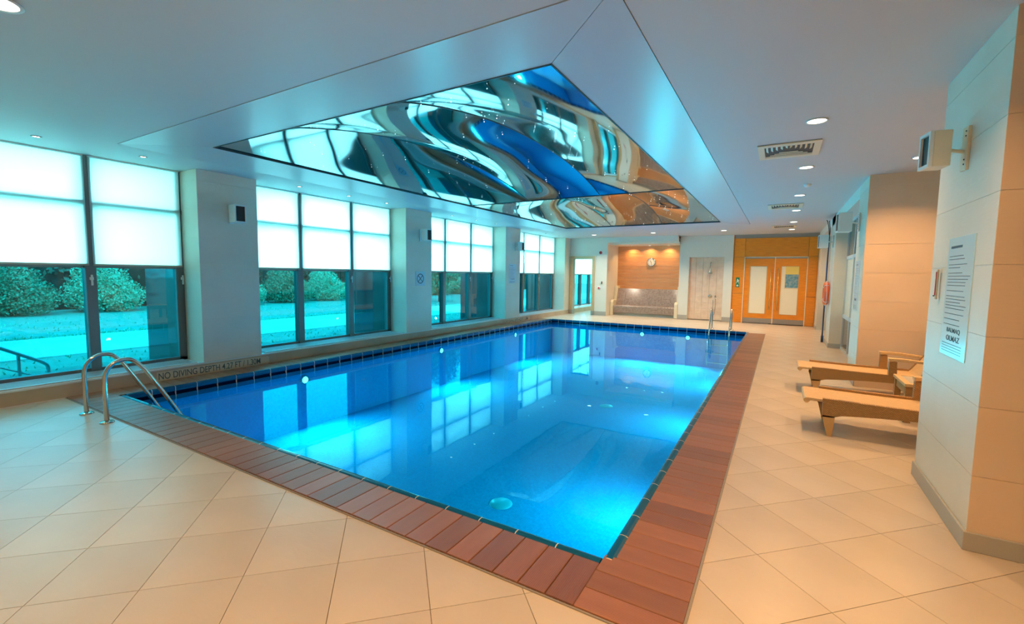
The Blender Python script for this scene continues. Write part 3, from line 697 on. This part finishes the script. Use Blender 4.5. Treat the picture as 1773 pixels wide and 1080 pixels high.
# ---------------------------------------------------------------- wooden double doors
YDr = YF+.05
dw = empty('wall_door_panelling', (0, YDr, 0)); struct(dw, 'orange wood panelling round the double doors')
for (x0, x1, z0, z1) in [(-1.43, -1.09, 0, 1.0), (-1.43, -1.09, 1.0, 2.25), (.73, 1.0, 0, .95), (.73, 1.0, .95, 2.25), (-1.43, -1.09, 2.25, 2.88), (-1.09, .73, 2.25, 2.88), (.73, 1.0, 2.25, 2.88)]:
    bevel(MB().box(x0+.003, x1-.003, -.02, .02, z0+.004, z1-.004).obj('wood_panel', 'wood', dw), .003, 1)
MB().box(-1.43, 1.0, .02, .1, 2.2, 3.02).box(-1.43, -1.09, .02, .1, 0, 2.25).box(.73, 1.0, .02, .1, 0, 2.25).obj('backing', 'grey', dw)
MB().box(-1.43, 1.0, -.01, .02, 2.885, 3.0).obj('shadow_gap_strip', 'grey', dw)  # brown-grey strip painted for the dark shadow gap under the ceiling
MB().box(-1.445, -1.43, -.06, .03, 0, H).obj('edge_post', 'wood', dw)
q = MB(); q.box(-1.095, -1.075, -.03, .05, 0, 2.25).box(.715, .735, -.03, .05, 0, 2.25).box(-1.095, .735, -.03, .05, 2.23, 2.25).obj('door_trim', 'lit_room_trim', dw)
def leaf(name, x0, x1, gx0, gx1, hx, side):
    d_ = empty(name, ((x0+x1)/2, YDr, 0)); struct(d_); cx = (x0+x1)/2
    q = MB(); 
    q.box(x0-cx, gx0-cx, 0, .045, .02, 2.19).box(gx1-cx, x1-cx, 0, .045, .02, 2.19).box(gx0-cx, gx1-cx, 0, .045, .02, .335).box(gx0-cx, gx1-cx, 0, .045, 1.94, 2.19).obj('leaf', 'wood', d_)
    MB().box(gx0-cx, gx1-cx, .018, .024, .335, 1.94).obj('pane', 'lit_room_trim', d_)  # cream pane colour stands in for the lit room behind the glass
    g_ = .012; MB().box(gx0-cx, gx0-cx+g_, -.004, .02, .335, 1.94).box(gx1-cx-g_, gx1-cx, -.004, .02, .335, 1.94).box(gx0-cx, gx1-cx, -.004, .02, .335, .347).box(gx0-cx, gx1-cx, -.004, .02, 1.928, 1.94).obj('glazing_bead', 'oak', d_)
    MB().box(x0-cx+.01, x1-cx-.01, -.004, 0, .02, .18).obj('kick_plate', 'kick', d_)
    q = MB(); h = hx-cx; q.tube([(h, -.06, .48), (h, -.06, 1.86)], .016, 10); q.tube([(h, -.06, .6), (h, 0, .6)], .01, 8); q.tube([(h, -.06, 1.75), (h, 0, 1.75)], .01, 8); q.obj('pull_handle', 'goldbar', d_, True)
    return d_, cx
leaf('door_2', -1.07, -.19, -.91, -.40, -.29, 1)
d3, cx3 = leaf('door_3', -.17, .71, .005, .51, -.08, -1)
MB().box(-.19, -.17, -.012, .03, 0, 2.23).obj('meeting_strip', 'lit_room_trim', dw)
MB().box(-1.075, .715, .0, .05, 2.19, 2.23).obj('door_head', 'grey', dw)
ps = empty('door_poster', (.31, YDr+.010, 1.45)); tag(ps, 'blue and yellow framed picture seen in the right door pane', 'picture')
MB().box(-.20, .20, 0, .008, -.26, .22).obj('picture_frame', 'cream', ps); MB().box(-.175, .20, -.003, 0, -.22, .22).obj('print', 'poster', ps); MB().box(-.175, .20, -.003, .006, .22, .48).obj('yellow_panel', 'yellow', ps)
es = empty('exit_sign', (-1.27, YDr-.022, 1.42)); tag(es, 'small green and white emergency exit sign on the wood panel', 'sign')
bevel(MB().box(-.055, .055, -.012, 0, -.20, .13).obj('plate', 'green', es), .003)
MB().lathe([(0, .014), (.02, .014), (.02, .012)], 12, Matrix.Translation((.0, 0, .06)) @ Rx).obj('figure_head', 'white', es)
q = MB(); q.box(-.03, .035, -.0145, -.0125, -.02, .045, 0, Matrix.Rotation(.35, 4, 'Y')).box(-.012, .002, -.0145, -.0125, -.09, -.01, 0, Matrix.Rotation(.5, 4, 'Y')).box(.0, .014, -.0145, -.0125, -.09, -.01, 0, Matrix.Rotation(-.4, 4, 'Y')).obj('running_figure', 'white', es)
MB().box(-.03, .03, -.0145, -.0125, -.175, -.12).obj('arrow', 'white', es)

# ---------------------------------------------------------------- speakers
def speaker(loc, rz, lab, s=1., mat='cream', dep=.17):
    r = empty('wall_speaker', loc, rz); tag(r, lab, 'speaker', 'wall speakers')
    # local: front faces +x, back towards -x
    w_, d_, h_ = .10*s, dep*s, .155*s
    bevel(MB().box(-.05, d_-.05, -w_, w_, -h_, h_).obj('cabinet', mat, r), .006, 2)
    q = MB(); x0, x1 = d_-.05, d_-.03
    q.box(x0, x1, -w_, -w_+.018, -h_, h_).box(x0, x1, w_-.018, w_, -h_, h_).box(x0, x1, -w_+.018, w_-.018, -h_, -h_+.02).box(x0, x1, -w_+.018, w_-.018, h_-.02, h_).obj('front_frame', 'white', r)
    MB().box(x0, x0+.006, -w_+.018, w_-.018, -h_+.02, h_-.02).obj('grille', 'black', r)
    br = MB().box(-.16, -.14, -.035, .035, -.14, .14).obj('wall_plate', mat, r); bevel(br, .004)
    MB().tube([(-.15, 0, -.02), (-.05, 0, .0)], .012, 8).obj('swivel_arm', mat, r)
    for z in (-.10, -.07, .08, .11): MB().lathe([(0, .004), (.005, .003), (.005, 0)], 8, Matrix.Translation((-.14, .012, z)) @ Matrix.Rotation(PI/2, 4, 'Y')).obj('screw', 'black', r)
    return r
speaker((XW+.16, 3.86, 2.40), 0, 'white box speaker with black grille high on the first window column', .85, 'white')
speaker((XW+.16, 8.12, 2.43), 0, 'white box speaker with black grille high on the second window column', .85, 'white')
speaker((XW+.16, 12.55, 2.43), 0, 'white box speaker with black grille high on the third window column', .85, 'white')
speaker((XR-.16, 4.06, 2.40), PI+.16, 'large cream box speaker on a swivel bracket on the near right pillar', .74, 'cream', .13)
speaker((XR-.16, 8.75, 2.42), PI+.10, 'cream box speaker on the right pillar past the sun loungers', .95, 'white')
speaker((XR-.16, 12.75, 2.40), PI+.10, 'farthest cream box speaker, above the orange lifebuoy', .95, 'white')

# ---------------------------------------------------------------- signs
def depth_sign(y0, y1, lab):
    r = empty('depth_sign', (XW+.004, y0, .075)); tag(r, lab, 'sign', 'no diving depth signs')
    MB().box(-.004, .002, 0, y1-y0+.10, -.062, .062).obj('strip', 'signbg', r)
    fit_text('NO DIVING DEPTH 4.27 FT / 1.30M', (.0022, .02, -.042), (0, 1, 0), (0, 0, 1), y1-y0-.05, .092, r, 'ink')
    MB().box(-.004, .004, y1-y0+.005, y1-y0+.12, -.05, .055).obj('end_plaque', 'signbg', r)
depth_sign(2.80, 4.27, 'black lettered NO DIVING DEPTH sign low on the plinth below the first window column')
depth_sign(12.0, 13.45, 'small far NO DIVING DEPTH sign low on the plinth below the third window column')
ns = empty('prohibition_sign', (XW+.003, 8.10, 1.42)); tag(ns, 'square pale sign with crossed circle on the second window column', 'sign')
MB().box(0, .006, -.155, .155, -.17, .17).obj('plate', 'paper', ns)
Ry = Matrix.Rotation(PI/2, 4, 'Y')
MB().lathe([(.098, .007), (.118, .007)], 32, Ry).obj('circle', 'ink', ns)
for a in (1, -1): MB().box(.0065, .0075, -.1, .1, -.009, .009, 0, Matrix.Rotation(a*PI/4, 4, 'X')).obj('cross_bar', 'ink', ns)
def notice(name, loc, rz, w_, h_, lab, title, big, seed, both=True):
    r = empty(name, loc, rz); tag(r, lab, 'notice')    # local: faces -y
    rr = random.Random(seed); MB().box(-w_/2, w_/2, -.004, 0, -h_/2, h_/2).obj('sheet', 'paper', r)
    q = MB(); z = h_/2-.16*h_; n = 0
    while z > -h_*.26:
        l = w_*(.45+.4*rr.random()); q.box(-w_*.42, -w_*.42+l, -.0052, -.0042, z, z+.004*h_/.8); z -= h_*(.026 if rr.random() < .6 else .045)
    z = -h_*.40
    for k in range(4): q.box(-w_*.42, w_*.35, -.0052, -.0042, z, z+.0035); z -= h_*.022
    o = q.obj('text_lines', 'ink', r); o['kind'] = 'stuff'; o['label'] = 'rows of small illegible print'
    MB().box(-w_*.38, w_*.05, -.0052, -.0042, h_*.41, h_*.43).obj('heading', 'ink', r)
    for i, t in enumerate(big): fit_text(t, (-w_*.26, -.0045, -h_*(.305+.065*i)), (1, 0, 0), (0, 0, 1), w_*.52, h_*.045, r, 'ink')
notice('pool_rules_notice', (XR, 4.03, 1.44), -PI/2, .50, .79, 'pale blue pool rules sheet on the near right pillar', '', ['BALMAQ', 'OLMAZ'], 3)
notice('pool_rules_notice', (XR, 8.60, 1.45), -PI/2, .42, .75, 'pale blue rules sheet on the pillar beyond the sun loungers', '', ['OLMAZ'], 5)
notice('pool_rules_notice', (XW, 12.38, 1.57), PI/2, .45, .60, 'pale rules sheet on the third window column', '', ['OLMAZ'], 8)
th = empty('wall_thermometer', (XR-.012, 4.43, 1.52)); tag(th, 'slim wooden thermometer on the edge of the near right pillar', 'thermometer')
bevel(MB().box(-.008, 0, -.018, .018, -.11, .11).obj('back', 'oak', th), .004); MB().tube([(-.012, 0, -.08), (-.012, 0, .09)], .003, 6).obj('glass_tube', 'red', th); MB().tube([(-.012, .02, -.085), (-.012, .03, -.085)], .005, 6).obj('bulb', 'dark', th)

# ---------------------------------------------------------------- lifebuoy and rescue pole
lb = empty('lifebuoy', (XR-.065, 12.98, 1.20)); tag(lb, 'orange lifebuoy hung on the far right pillar', 'lifebuoy')
MB().tube([(0, .225*math.cos(2*PI*k/40), .225*math.sin(2*PI*k/40)) for k in range(40)], .052, 14, closed=True).obj('ring', 'orange', lb, True)
for a in (45, 135, 225, 315):
    t = math.radians(a); cpt = Vector((0, .225*math.cos(t), .225*math.sin(t))); pts = []
    for k in range(16):
        u = 2*PI*k/16; pts.append(cpt+Vector((.055*math.sin(u), .055*math.cos(u)*math.cos(t), .055*math.cos(u)*math.sin(t))))
    MB().tube(pts, .006, 6, closed=True).obj('band', 'white', lb, True)
MB().tube([(-.0, .29*math.cos(2*PI*k/40), .29*math.sin(2*PI*k/40)) for k in range(40)], .006, 6, closed=True).obj('grab_rope', 'white', lb, True)
MB().tube([(.055, 0, .27), (-.01, 0, .27), (-.01, 0, .30)], .008, 6).obj('wall_hook', 'steel', lb)
rp = empty('rescue_pole', (XR-.05, 13.34, 0)); tag(rp, 'long dark blue rescue pole with forked top standing beside the lifebuoy', 'pole')
MB().tube([(0, 0, .0), (0, 0, 2.55)], .016, 10).obj('pole', 'blue', rp, True); MB().tube([(0, 0, 0), (0, 0, .16)], .028, 10).obj('foot_grip', 'blue', rp, True)
for s in (-1, 1): MB().tube(bez([(0, 0, 2.5), (s*.012, s*.02, 2.7), (-.03+s*.02, s*.05, 2.9), (-.04+s*.035, s*.07, 2.94)], 6), .009, 8).obj('fork', 'dark', rp, True)

# ---------------------------------------------------------------- pool ladders
def ladder(loc, rz, lab):
    r = empty('pool_ladder', loc, rz); tag(r, lab, 'ladder', 'chrome pool ladders')
    for x in (0, .53):
        pts = bez([(x, 0, .0), (x, 0, .2), (x, 0, .44), (x, .04, .555), (x, .13, .615), (x, .235, .605), (x, .34, .49)], 6)+bez([(x, .36, .455), (x, .52, .16), (x, .70, -.19), (x, .78, -.36), (x, .80, -.60), (x, .80, -1.0)], 6)[1:]
        MB().tube(pts, .021, 14).obj('rail', 'steel', r, True)
        MB().lathe([(.022, .022), (.03, .018), (.055, .014), (.062, .004), (.062, 0)], 24, Matrix.Translation((x, 0, 0))).obj('flange', 'steel', r, True)
    for z in (-.38, -.64, -.90): bevel(MB().box(0, .53, .755, .845, z-.015, z+.015).obj('tread', 'steel', r))
ladder((-6.32, 1.778, 0), 0, 'chrome pool ladder with two bent rails at the near left corner')
ladder((-1.18, 14.80, 0), PI, 'chrome pool ladder at the far right end of the pool')

# ---------------------------------------------------------------- sun loungers and table
def lounger(loc, lab):
    r = empty('sun_lounger', loc); tag(r, lab, 'sun lounger', 'woven sun loungers in the recess')   # local x: foot -> head, y across
    W = .32
    top = lambda x: .335+.02*math.cos((x-.1)*2.2) if x < 1.5 else .335
    for s in (-1, 1):
        y0, y1 = (s*W, s*(W-.045)) if s < 0 else (W-.045, W)
        poly = [(.12, .345), (.13, .16)]
        xs = np.linspace(.12, 1.79, 22); up_ = lambda x: .372-.012*math.sin((x-.12)/1.67*PI); lw_ = lambda x: .19 if x < .225 or x > 1.66 else .215+.045*math.sin((x-.225)/1.435*PI)
        ya_, yb_ = sorted((y0, y1)); q = MB(); vs = [(x, y, z) for x in xs for (y, z) in ((ya_, lw_(x)), (yb_, lw_(x)), (yb_, up_(x)), (ya_, up_(x)))]; nn = len(xs)
        q.add(vs, [(4*i+k, 4*i+4+k, 4*i+4+(k+1) % 4, 4*i+(k+1) % 4) for i in range(nn-1) for k in range(4)]+[(0, 1, 2, 3), (4*nn-1, 4*nn-2, 4*nn-3, 4*nn-4)]); q.obj('side_rail', 'rattan', r)
        for (xa, xb, ta, tb) in ((.12, .225, .17, .21), (1.66, 1.79, 1.71, 1.76)):
            q = MB(); q.prism([(xa, .205), (xb, .205), (tb, 0), (ta, 0)], y0, y1, 0, lambda a, z, h: (a, h, z)); q.obj('leg', 'rattan_plain', r)
        ya, yb = (-W-.012, -W+.05) if s < 0 else (W-.05, W+.012)
        q = MB(); q.prism([(.915, .33), (1.0, .33), (.992, .53), (.918, .53)], ya, yb, 0, lambda a, z, h: (a, h, z)); q.obj('arm_post', 'rattan', r); q = MB(); q.prism([(1.52, .34), (1.58, .34), (1.56, .50), (1.50, .50)], ya, yb, 0, lambda a, z, h: (a, h, z)); q.obj('arm_post', 'rattan', r)
        arm = [(.905, .575), (1.05, .577), (1.3, .56), (1.62, .515), (1.64, .49), (1.3, .53), (1.0, .543), (.912, .53)]
        bevel(MB().prism(arm, ya-.006, yb+.006, 0, lambda a, z, h: (a, h, z)).obj('armrest', 'rattan_top', r), .006)
    # woven deck with curled foot end
    prof = [(-.020, .298), (-.038, .315), (-.040, .335), (-.028, .350), (.0, .354), (.3, .345), (.7, .338), (1.0, .338), (1.22, .342), (1.22, .318), (.7, .314), (.3, .320), (.02, .328), (.0, .302)]
    MB().prism(prof, -W+.045, W-.045, 0, lambda a, z, h: (a, h, z)).obj('deck', 'rattan_top', r)
    back = [(1.20, .33), (1.24, .365), (1.55, .85), (1.66, 1.04), (1.70, 1.05), (1.71, 1.02), (1.60, .83), (1.29, .34), (1.25, .315)]
    MB().prism(back, -W+.05, W-.05, 0, lambda a, z, h: (a, h, z)).obj('backrest', 'rattan_top', r)
    for s in (-1, 1):
        y = s*(W-.048); MB().prism([(1.205, .34), (1.235, .375), (1.54, .86), (1.65, 1.05), (1.70, 1.065), (1.72, 1.03), (1.61, .83), (1.29, .33)], y-.018, y+.018, 0, lambda a, z, h: (a, h, z)).obj('back_frame', 'rattan', r)
    q = MB(); q.tube([(1.5, -W+.06, .72), (1.62, -W+.06, .30)], .012, 8); q.tube([(1.5, W-.06, .72), (1.62, W-.06, .30)], .012, 8); q.tube([(1.62, -W+.03, .30), (1.62, W-.03, .30)], .012, 8); q.obj('back_prop', 'rug', r)
    return r
lounger((.305, 5.665, 0), 'woven tan sun lounger nearest the camera, beside the near right pillar')
lounger((.305, 7.52, 0), 'woven tan sun lounger farther back, by the warmly lit tiled wall')
tb = empty('side_table', (1.50, 6.62, 0)); tag(tb, 'low woven side table with glass top between the two sun loungers', 'table')
hx, hy = .28, .30
q = MB()
for (a, b_, c2, d2) in ((-hx, hx, -hy, -hy+.06), (-hx, hx, hy-.06, hy), (-hx, -hx+.06, -hy+.06, hy-.06), (hx-.06, hx, -hy+.06, hy-.06)): q.box(a, b_, c2, d2, .395, .43)
bevel(q.obj('top_frame', 'rattan_top', tb), .005)
MB().box(-hx+.06, hx-.06, -hy+.06, hy-.06, .415, .424).obj('glass_top', 'tabletop', tb)
for sx_ in (-1, 1):
    for sy in (-1, 1):
        x, y = sx_*(hx-.04), sy*(hy-.04); MB().box(x-.03, x+.03, y-.03, y+.03, 0, .395).obj('leg', 'rattan', tb)
MB().box(-hx+.03, hx-.03, -hy+.025, -hy+.045, .30, .395).box(-hx+.03, hx-.03, hy-.045, hy-.025, .30, .395).box(-hx+.025, -hx+.045, -hy+.03, hy-.03, .30, .395).box(hx-.045, hx-.025, -hy+.03, hy-.03, .30, .395).obj('apron', 'rattan', tb)

# ---------------------------------------------------------------- outdoors
G0 = -.16
gnd = MB(); gnd.add([(-120, -60, G0-.01), (XG-.12, -60, G0-.01), (XG-.12, 90, G0-.01), (-120, 90, G0-.01)], [(0, 1, 2, 3)])
o = struct(gnd.obj('ground', 'lawn'))
p = MB(); p.prism([(-12.2, -20), (-12.0, 8), (-12.4, 40), (-15.6, 40), (-15.3, 8), (-15.4, -20)], G0-.01, G0+.012); struct(p.obj('path', 'path'))
# grass tufts near the windows and path edge
gt = MB()
for k in range(5200):
    y = rng.uniform(-1, 20); x = rng.choice([rng.uniform(-12.0, -9.0), rng.normal(-15.5, .12), rng.uniform(-22, -15.6)]); hgt = rng.uniform(.02, .06); a = rng.uniform(0, PI); wd = .018
    dx, dy = math.cos(a)*wd, math.sin(a)*wd; lx, ly = rng.normal(0, .02, 2)
    gt.add([(x-dx, y-dy, G0-.01), (x+dx, y+dy, G0-.01), (x+lx, y+ly, G0+hgt)], [(0, 1, 2)])
go = gt.obj('lawn_grass', 'leaf_b'); go['kind'] = 'stuff'; go['label'] = 'short grass blades on the lawn outside the windows'; go['category'] = 'grass'
def leaf_cloud(n, blobs, size):
    b = np.array(blobs, float); wgt = (b[:, 3]*b[:, 4]*b[:, 5])**.67; idx = rng.choice(len(b), n, p=wgt/wgt.sum())
    d = rng.normal(size=(n, 3)); d /= np.linalg.norm(d, axis=1)[:, None]; rad = rng.uniform(.55, 1.05, n)[:, None]
    c = b[idx, :3]+d*rad*b[idx, 3:6]; c[:, 2] = np.maximum(c[:, 2], .03)
    u = rng.normal(size=(n, 3)); u /= np.linalg.norm(u, axis=1)[:, None]; v = np.cross(u, rng.normal(size=(n, 3))); v /= np.linalg.norm(v, axis=1)[:, None]
    s = (size*rng.uniform(.6, 1.3, n))[:, None]
    V = np.stack([c-u*s, c+v*s*.5, c+u*s, c-v*s*.5], 1).reshape(-1, 3)
    me = bpy.data.meshes.new('crown'); me.from_pydata(V.tolist(), [], np.arange(4*n).reshape(n, 4).tolist()); return me
def plant(name, x, y, crown_mesh, mat, lab, cat, grp, trunk=1.0, tr=.09, sc=1., rz=0., bend=0.):
    r = empty(name, (x, y, G0), rz); r.scale = (sc, sc, sc); tag(r, lab, cat, grp)
    me = crown_mesh.copy() if crown_mesh.materials and crown_mesh.materials[0] != mt[mat] else crown_mesh
    me.materials.clear(); me.materials.append(mt[mat]); link('crown', me, r)
    q = MB(); q.tube(bez([(0, 0, -.02), (.03, .02, trunk*.5), (bend, 0, trunk)], 5), tr, 8)
    for k in range(4):
        a = k*1.7; q.tube([(bend*.8, 0, trunk*.85), (bend+.5*math.cos(a), .5*math.sin(a), trunk+.5)], tr*.45, 6)
    q.obj('trunk', 'bark', r)
hr_ = empty('garden_hedge', (-25.9, 20, G0)); tag(hr_, 'long tall dark green hedge closing the garden behind the shrubs', 'hedge')
hm = leaf_cloud(26000, [(0, y, z, .55, 1.6, .75) for y in range(-22, 27, 2) for z in (.5, 1.5, 2.5)]+[(0, y, 3.1, .5, .9, .6) for y in range(-21, 27, 3)], .13); hm.materials.append(mt['leaf_a']); link('foliage', hm, hr_)
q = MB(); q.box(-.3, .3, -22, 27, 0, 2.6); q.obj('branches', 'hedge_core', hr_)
bush_m = leaf_cloud(9500, [(0, 0, .7, 1.0, 1.0, .75), (.3, .4, .6, .9, .7, .6), (-.2, -.4, .55, .9, .7, .6), (0, .1, 1.3, .7, .8, .5)], .042)
tree_m = leaf_cloud(8000, [(0, 0, 3.6, 1.6, 1.6, 1.5), (.3, .7, 3.0, 1.3, 1.1, 1.2), (-.2, -.7, 3.1, 1.3, 1.1, 1.2), (.2, .2, 4.8, 1.1, 1.1, 1.1), (.3, 0, 1.7, 1.4, 1.6, 1.0)], .11)
places = ['behind the left pane of the nearest bay', 'behind the nearest bay, left of the mullion', 'behind the mullion of the nearest bay', 'right of the mullion in the nearest bay', 'behind the nearest column', 'left of the second bay', 'behind the second bay', 'right in the second bay', 'behind the second column', 'behind the third bay', 'farther along the third bay', 'behind the third column', 'behind the fourth bay']
for k in range(13):
    y = 2.2+k*2.6; x = -23.4+rng.uniform(-.2, .2); lm = ['leaf_a', 'leaf_c', 'leaf_b', 'leaf_c'][k % 4] if k not in (3, 4) else 'leaf_b'
    plant('garden_shrub', x, y, bush_m, lm, 'leafy shrub beyond the lawn, '+places[k], 'shrub', 'shrubs beyond the lawn', .5, .05, float(rng.uniform(.95, 1.12)), float(rng.choice([0, PI])))
tp = ['behind the left edge of the nearest bay', 'behind the nearest bay mullion', 'behind the nearest column', 'behind the second bay', 'behind the second bay, right side', 'behind the second column', 'behind the third bay', 'behind the third column', 'behind the fourth bay', 'far beyond the fourth bay']
for k in range(10):
    plant('garden_tree', -29.4+rng.uniform(-.2, .2), .5+k*3.9, tree_m, ['leaf_a', 'leaf_a', 'leaf_c'][k % 3], 'dark leafy tree rising over the hedge, '+tp[k], 'tree', 'trees at the back of the garden', 3.0, .16, float(rng.uniform(.92, 1.05)), float(rng.choice([0, PI])))
spray = leaf_cloud(1500, [(0, 0, 1.3, .75, .8, .55), (.3, .35, .8, .45, .5, .3), (.1, .5, 1.6, .6, .6, .5), (0, -.9, 2.2, 1.2, 1.1, .9)], .045)
plant('garden_tree', -15.2, 1.75, spray, 'leaf_a', 'small thin branched tree near the path at the left edge', 'tree', None, 2.0, .06, 1.1, 0)
shade_crown = leaf_cloud(7000, [(0, 0, 5.6, 2.4, 3.0, 1.5), (1.4, 1.2, 5.2, 1.8, 2.0, 1.2), (1.5, -1.5, 5.3, 1.8, 2.0, 1.3)], .13)  # unseen crown added to cut the daylight on the nearest blinds
plant('garden_tree', -11.9, -.2, shade_crown, 'leaf_a', 'tall unseen garden tree added to shade the nearest window bay', 'tree', None, 5.0, .2, 1.0, 0)
for (x, y, l) in ((-17.8, 21.5, 'slim trunked tree on the lawn seen through the third bay'), (-19.2, 27, 'second slim trunked lawn tree, farther along the third bay')):
    plant('garden_tree', x, y, tree_m, 'leaf_c', l, 'tree', None, 3.2, .11, .9, 1)
# handrail outside
hr = empty('garden_handrail', (-9.0, 0, 0)); tag(hr, 'pale blue metal handrail outside the nearest window', 'handrail')
MB().tube([(0, .4, 1.06), (0, 1.2, .70), (0, 1.70, .462), (0, 2.06, .235)]+bez([(0, 2.10, .205), (0, 2.14, .16), (0, 2.15, .08)], 5)+[(0, 2.15, G0)], .024, 10).obj('rail', 'rail', hr, True)
MB().tube([(0, 1.86, .35), (0, 1.86, G0)], .020, 8).obj('post', 'rail', hr); MB().tube([(0, 1.0, .79), (0, 1.0, G0)], .020, 8).obj('post', 'rail', hr)
MB().tube([(0, .4, .78), (0, 1.70, .19), (0, 2.12, -.03)], .010, 8).obj('lower_bar', 'rail', hr)
# exterior facade slab above the windows
struct(MB().box(XG-.25, XG-.1, YN, 22, 3.03, 3.9).obj('facade_fascia', 'fcl'))

# ---------------------------------------------------------------- sub-parts
def base(o): return o.name.split('.')[0]
def nest(root, child, parent):
    for r in [o for o in bpy.data.objects if base(o) == root]:
        Cs = [c for c in r.children if base(c) == child]; Ps = [c for c in r.children if base(c) == parent]
        for i, c in enumerate(Cs):
            if Ps: c.parent = Ps[i*len(Ps)//len(Cs)]
for a in [('pool_ladder', 'flange', 'rail'), ('wall_speaker', 'front_frame', 'cabinet'), ('wall_speaker', 'grille', 'cabinet'), ('wall_speaker', 'screw', 'wall_plate'),
          ('sun_lounger', 'back_frame', 'backrest'), ('sun_lounger', 'back_prop', 'backrest'), ('side_table', 'glass_top', 'top_frame'), ('roller_blind', 'bottom_bar', 'cloth'),
          ('lifebuoy', 'band', 'ring'), ('lifebuoy', 'grab_rope', 'ring'), ('wall_clock', 'hour_mark', 'dial'), ('wall_clock', 'hand', 'dial'), ('exit_sign', 'running_figure', 'plate'),
          ('exit_sign', 'arrow', 'plate'), ('exit_sign', 'figure_head', 'plate'), ('door_2', 'pull_handle', 'leaf'), ('door_3', 'pull_handle', 'leaf'), ('door_2', 'kick_plate', 'leaf'), ('door_3', 'kick_plate', 'leaf'),
          ('door_poster', 'print', 'picture_frame'), ('shower_valve', 'lever', 'knob'), ('pool_rules_notice', 'lettering', 'sheet'), ('pool_rules_notice', 'heading', 'sheet'), ('depth_sign', 'lettering', 'strip'), ('ceiling_vent', 'louvre', 'vent_frame')]:
    nest(*a)
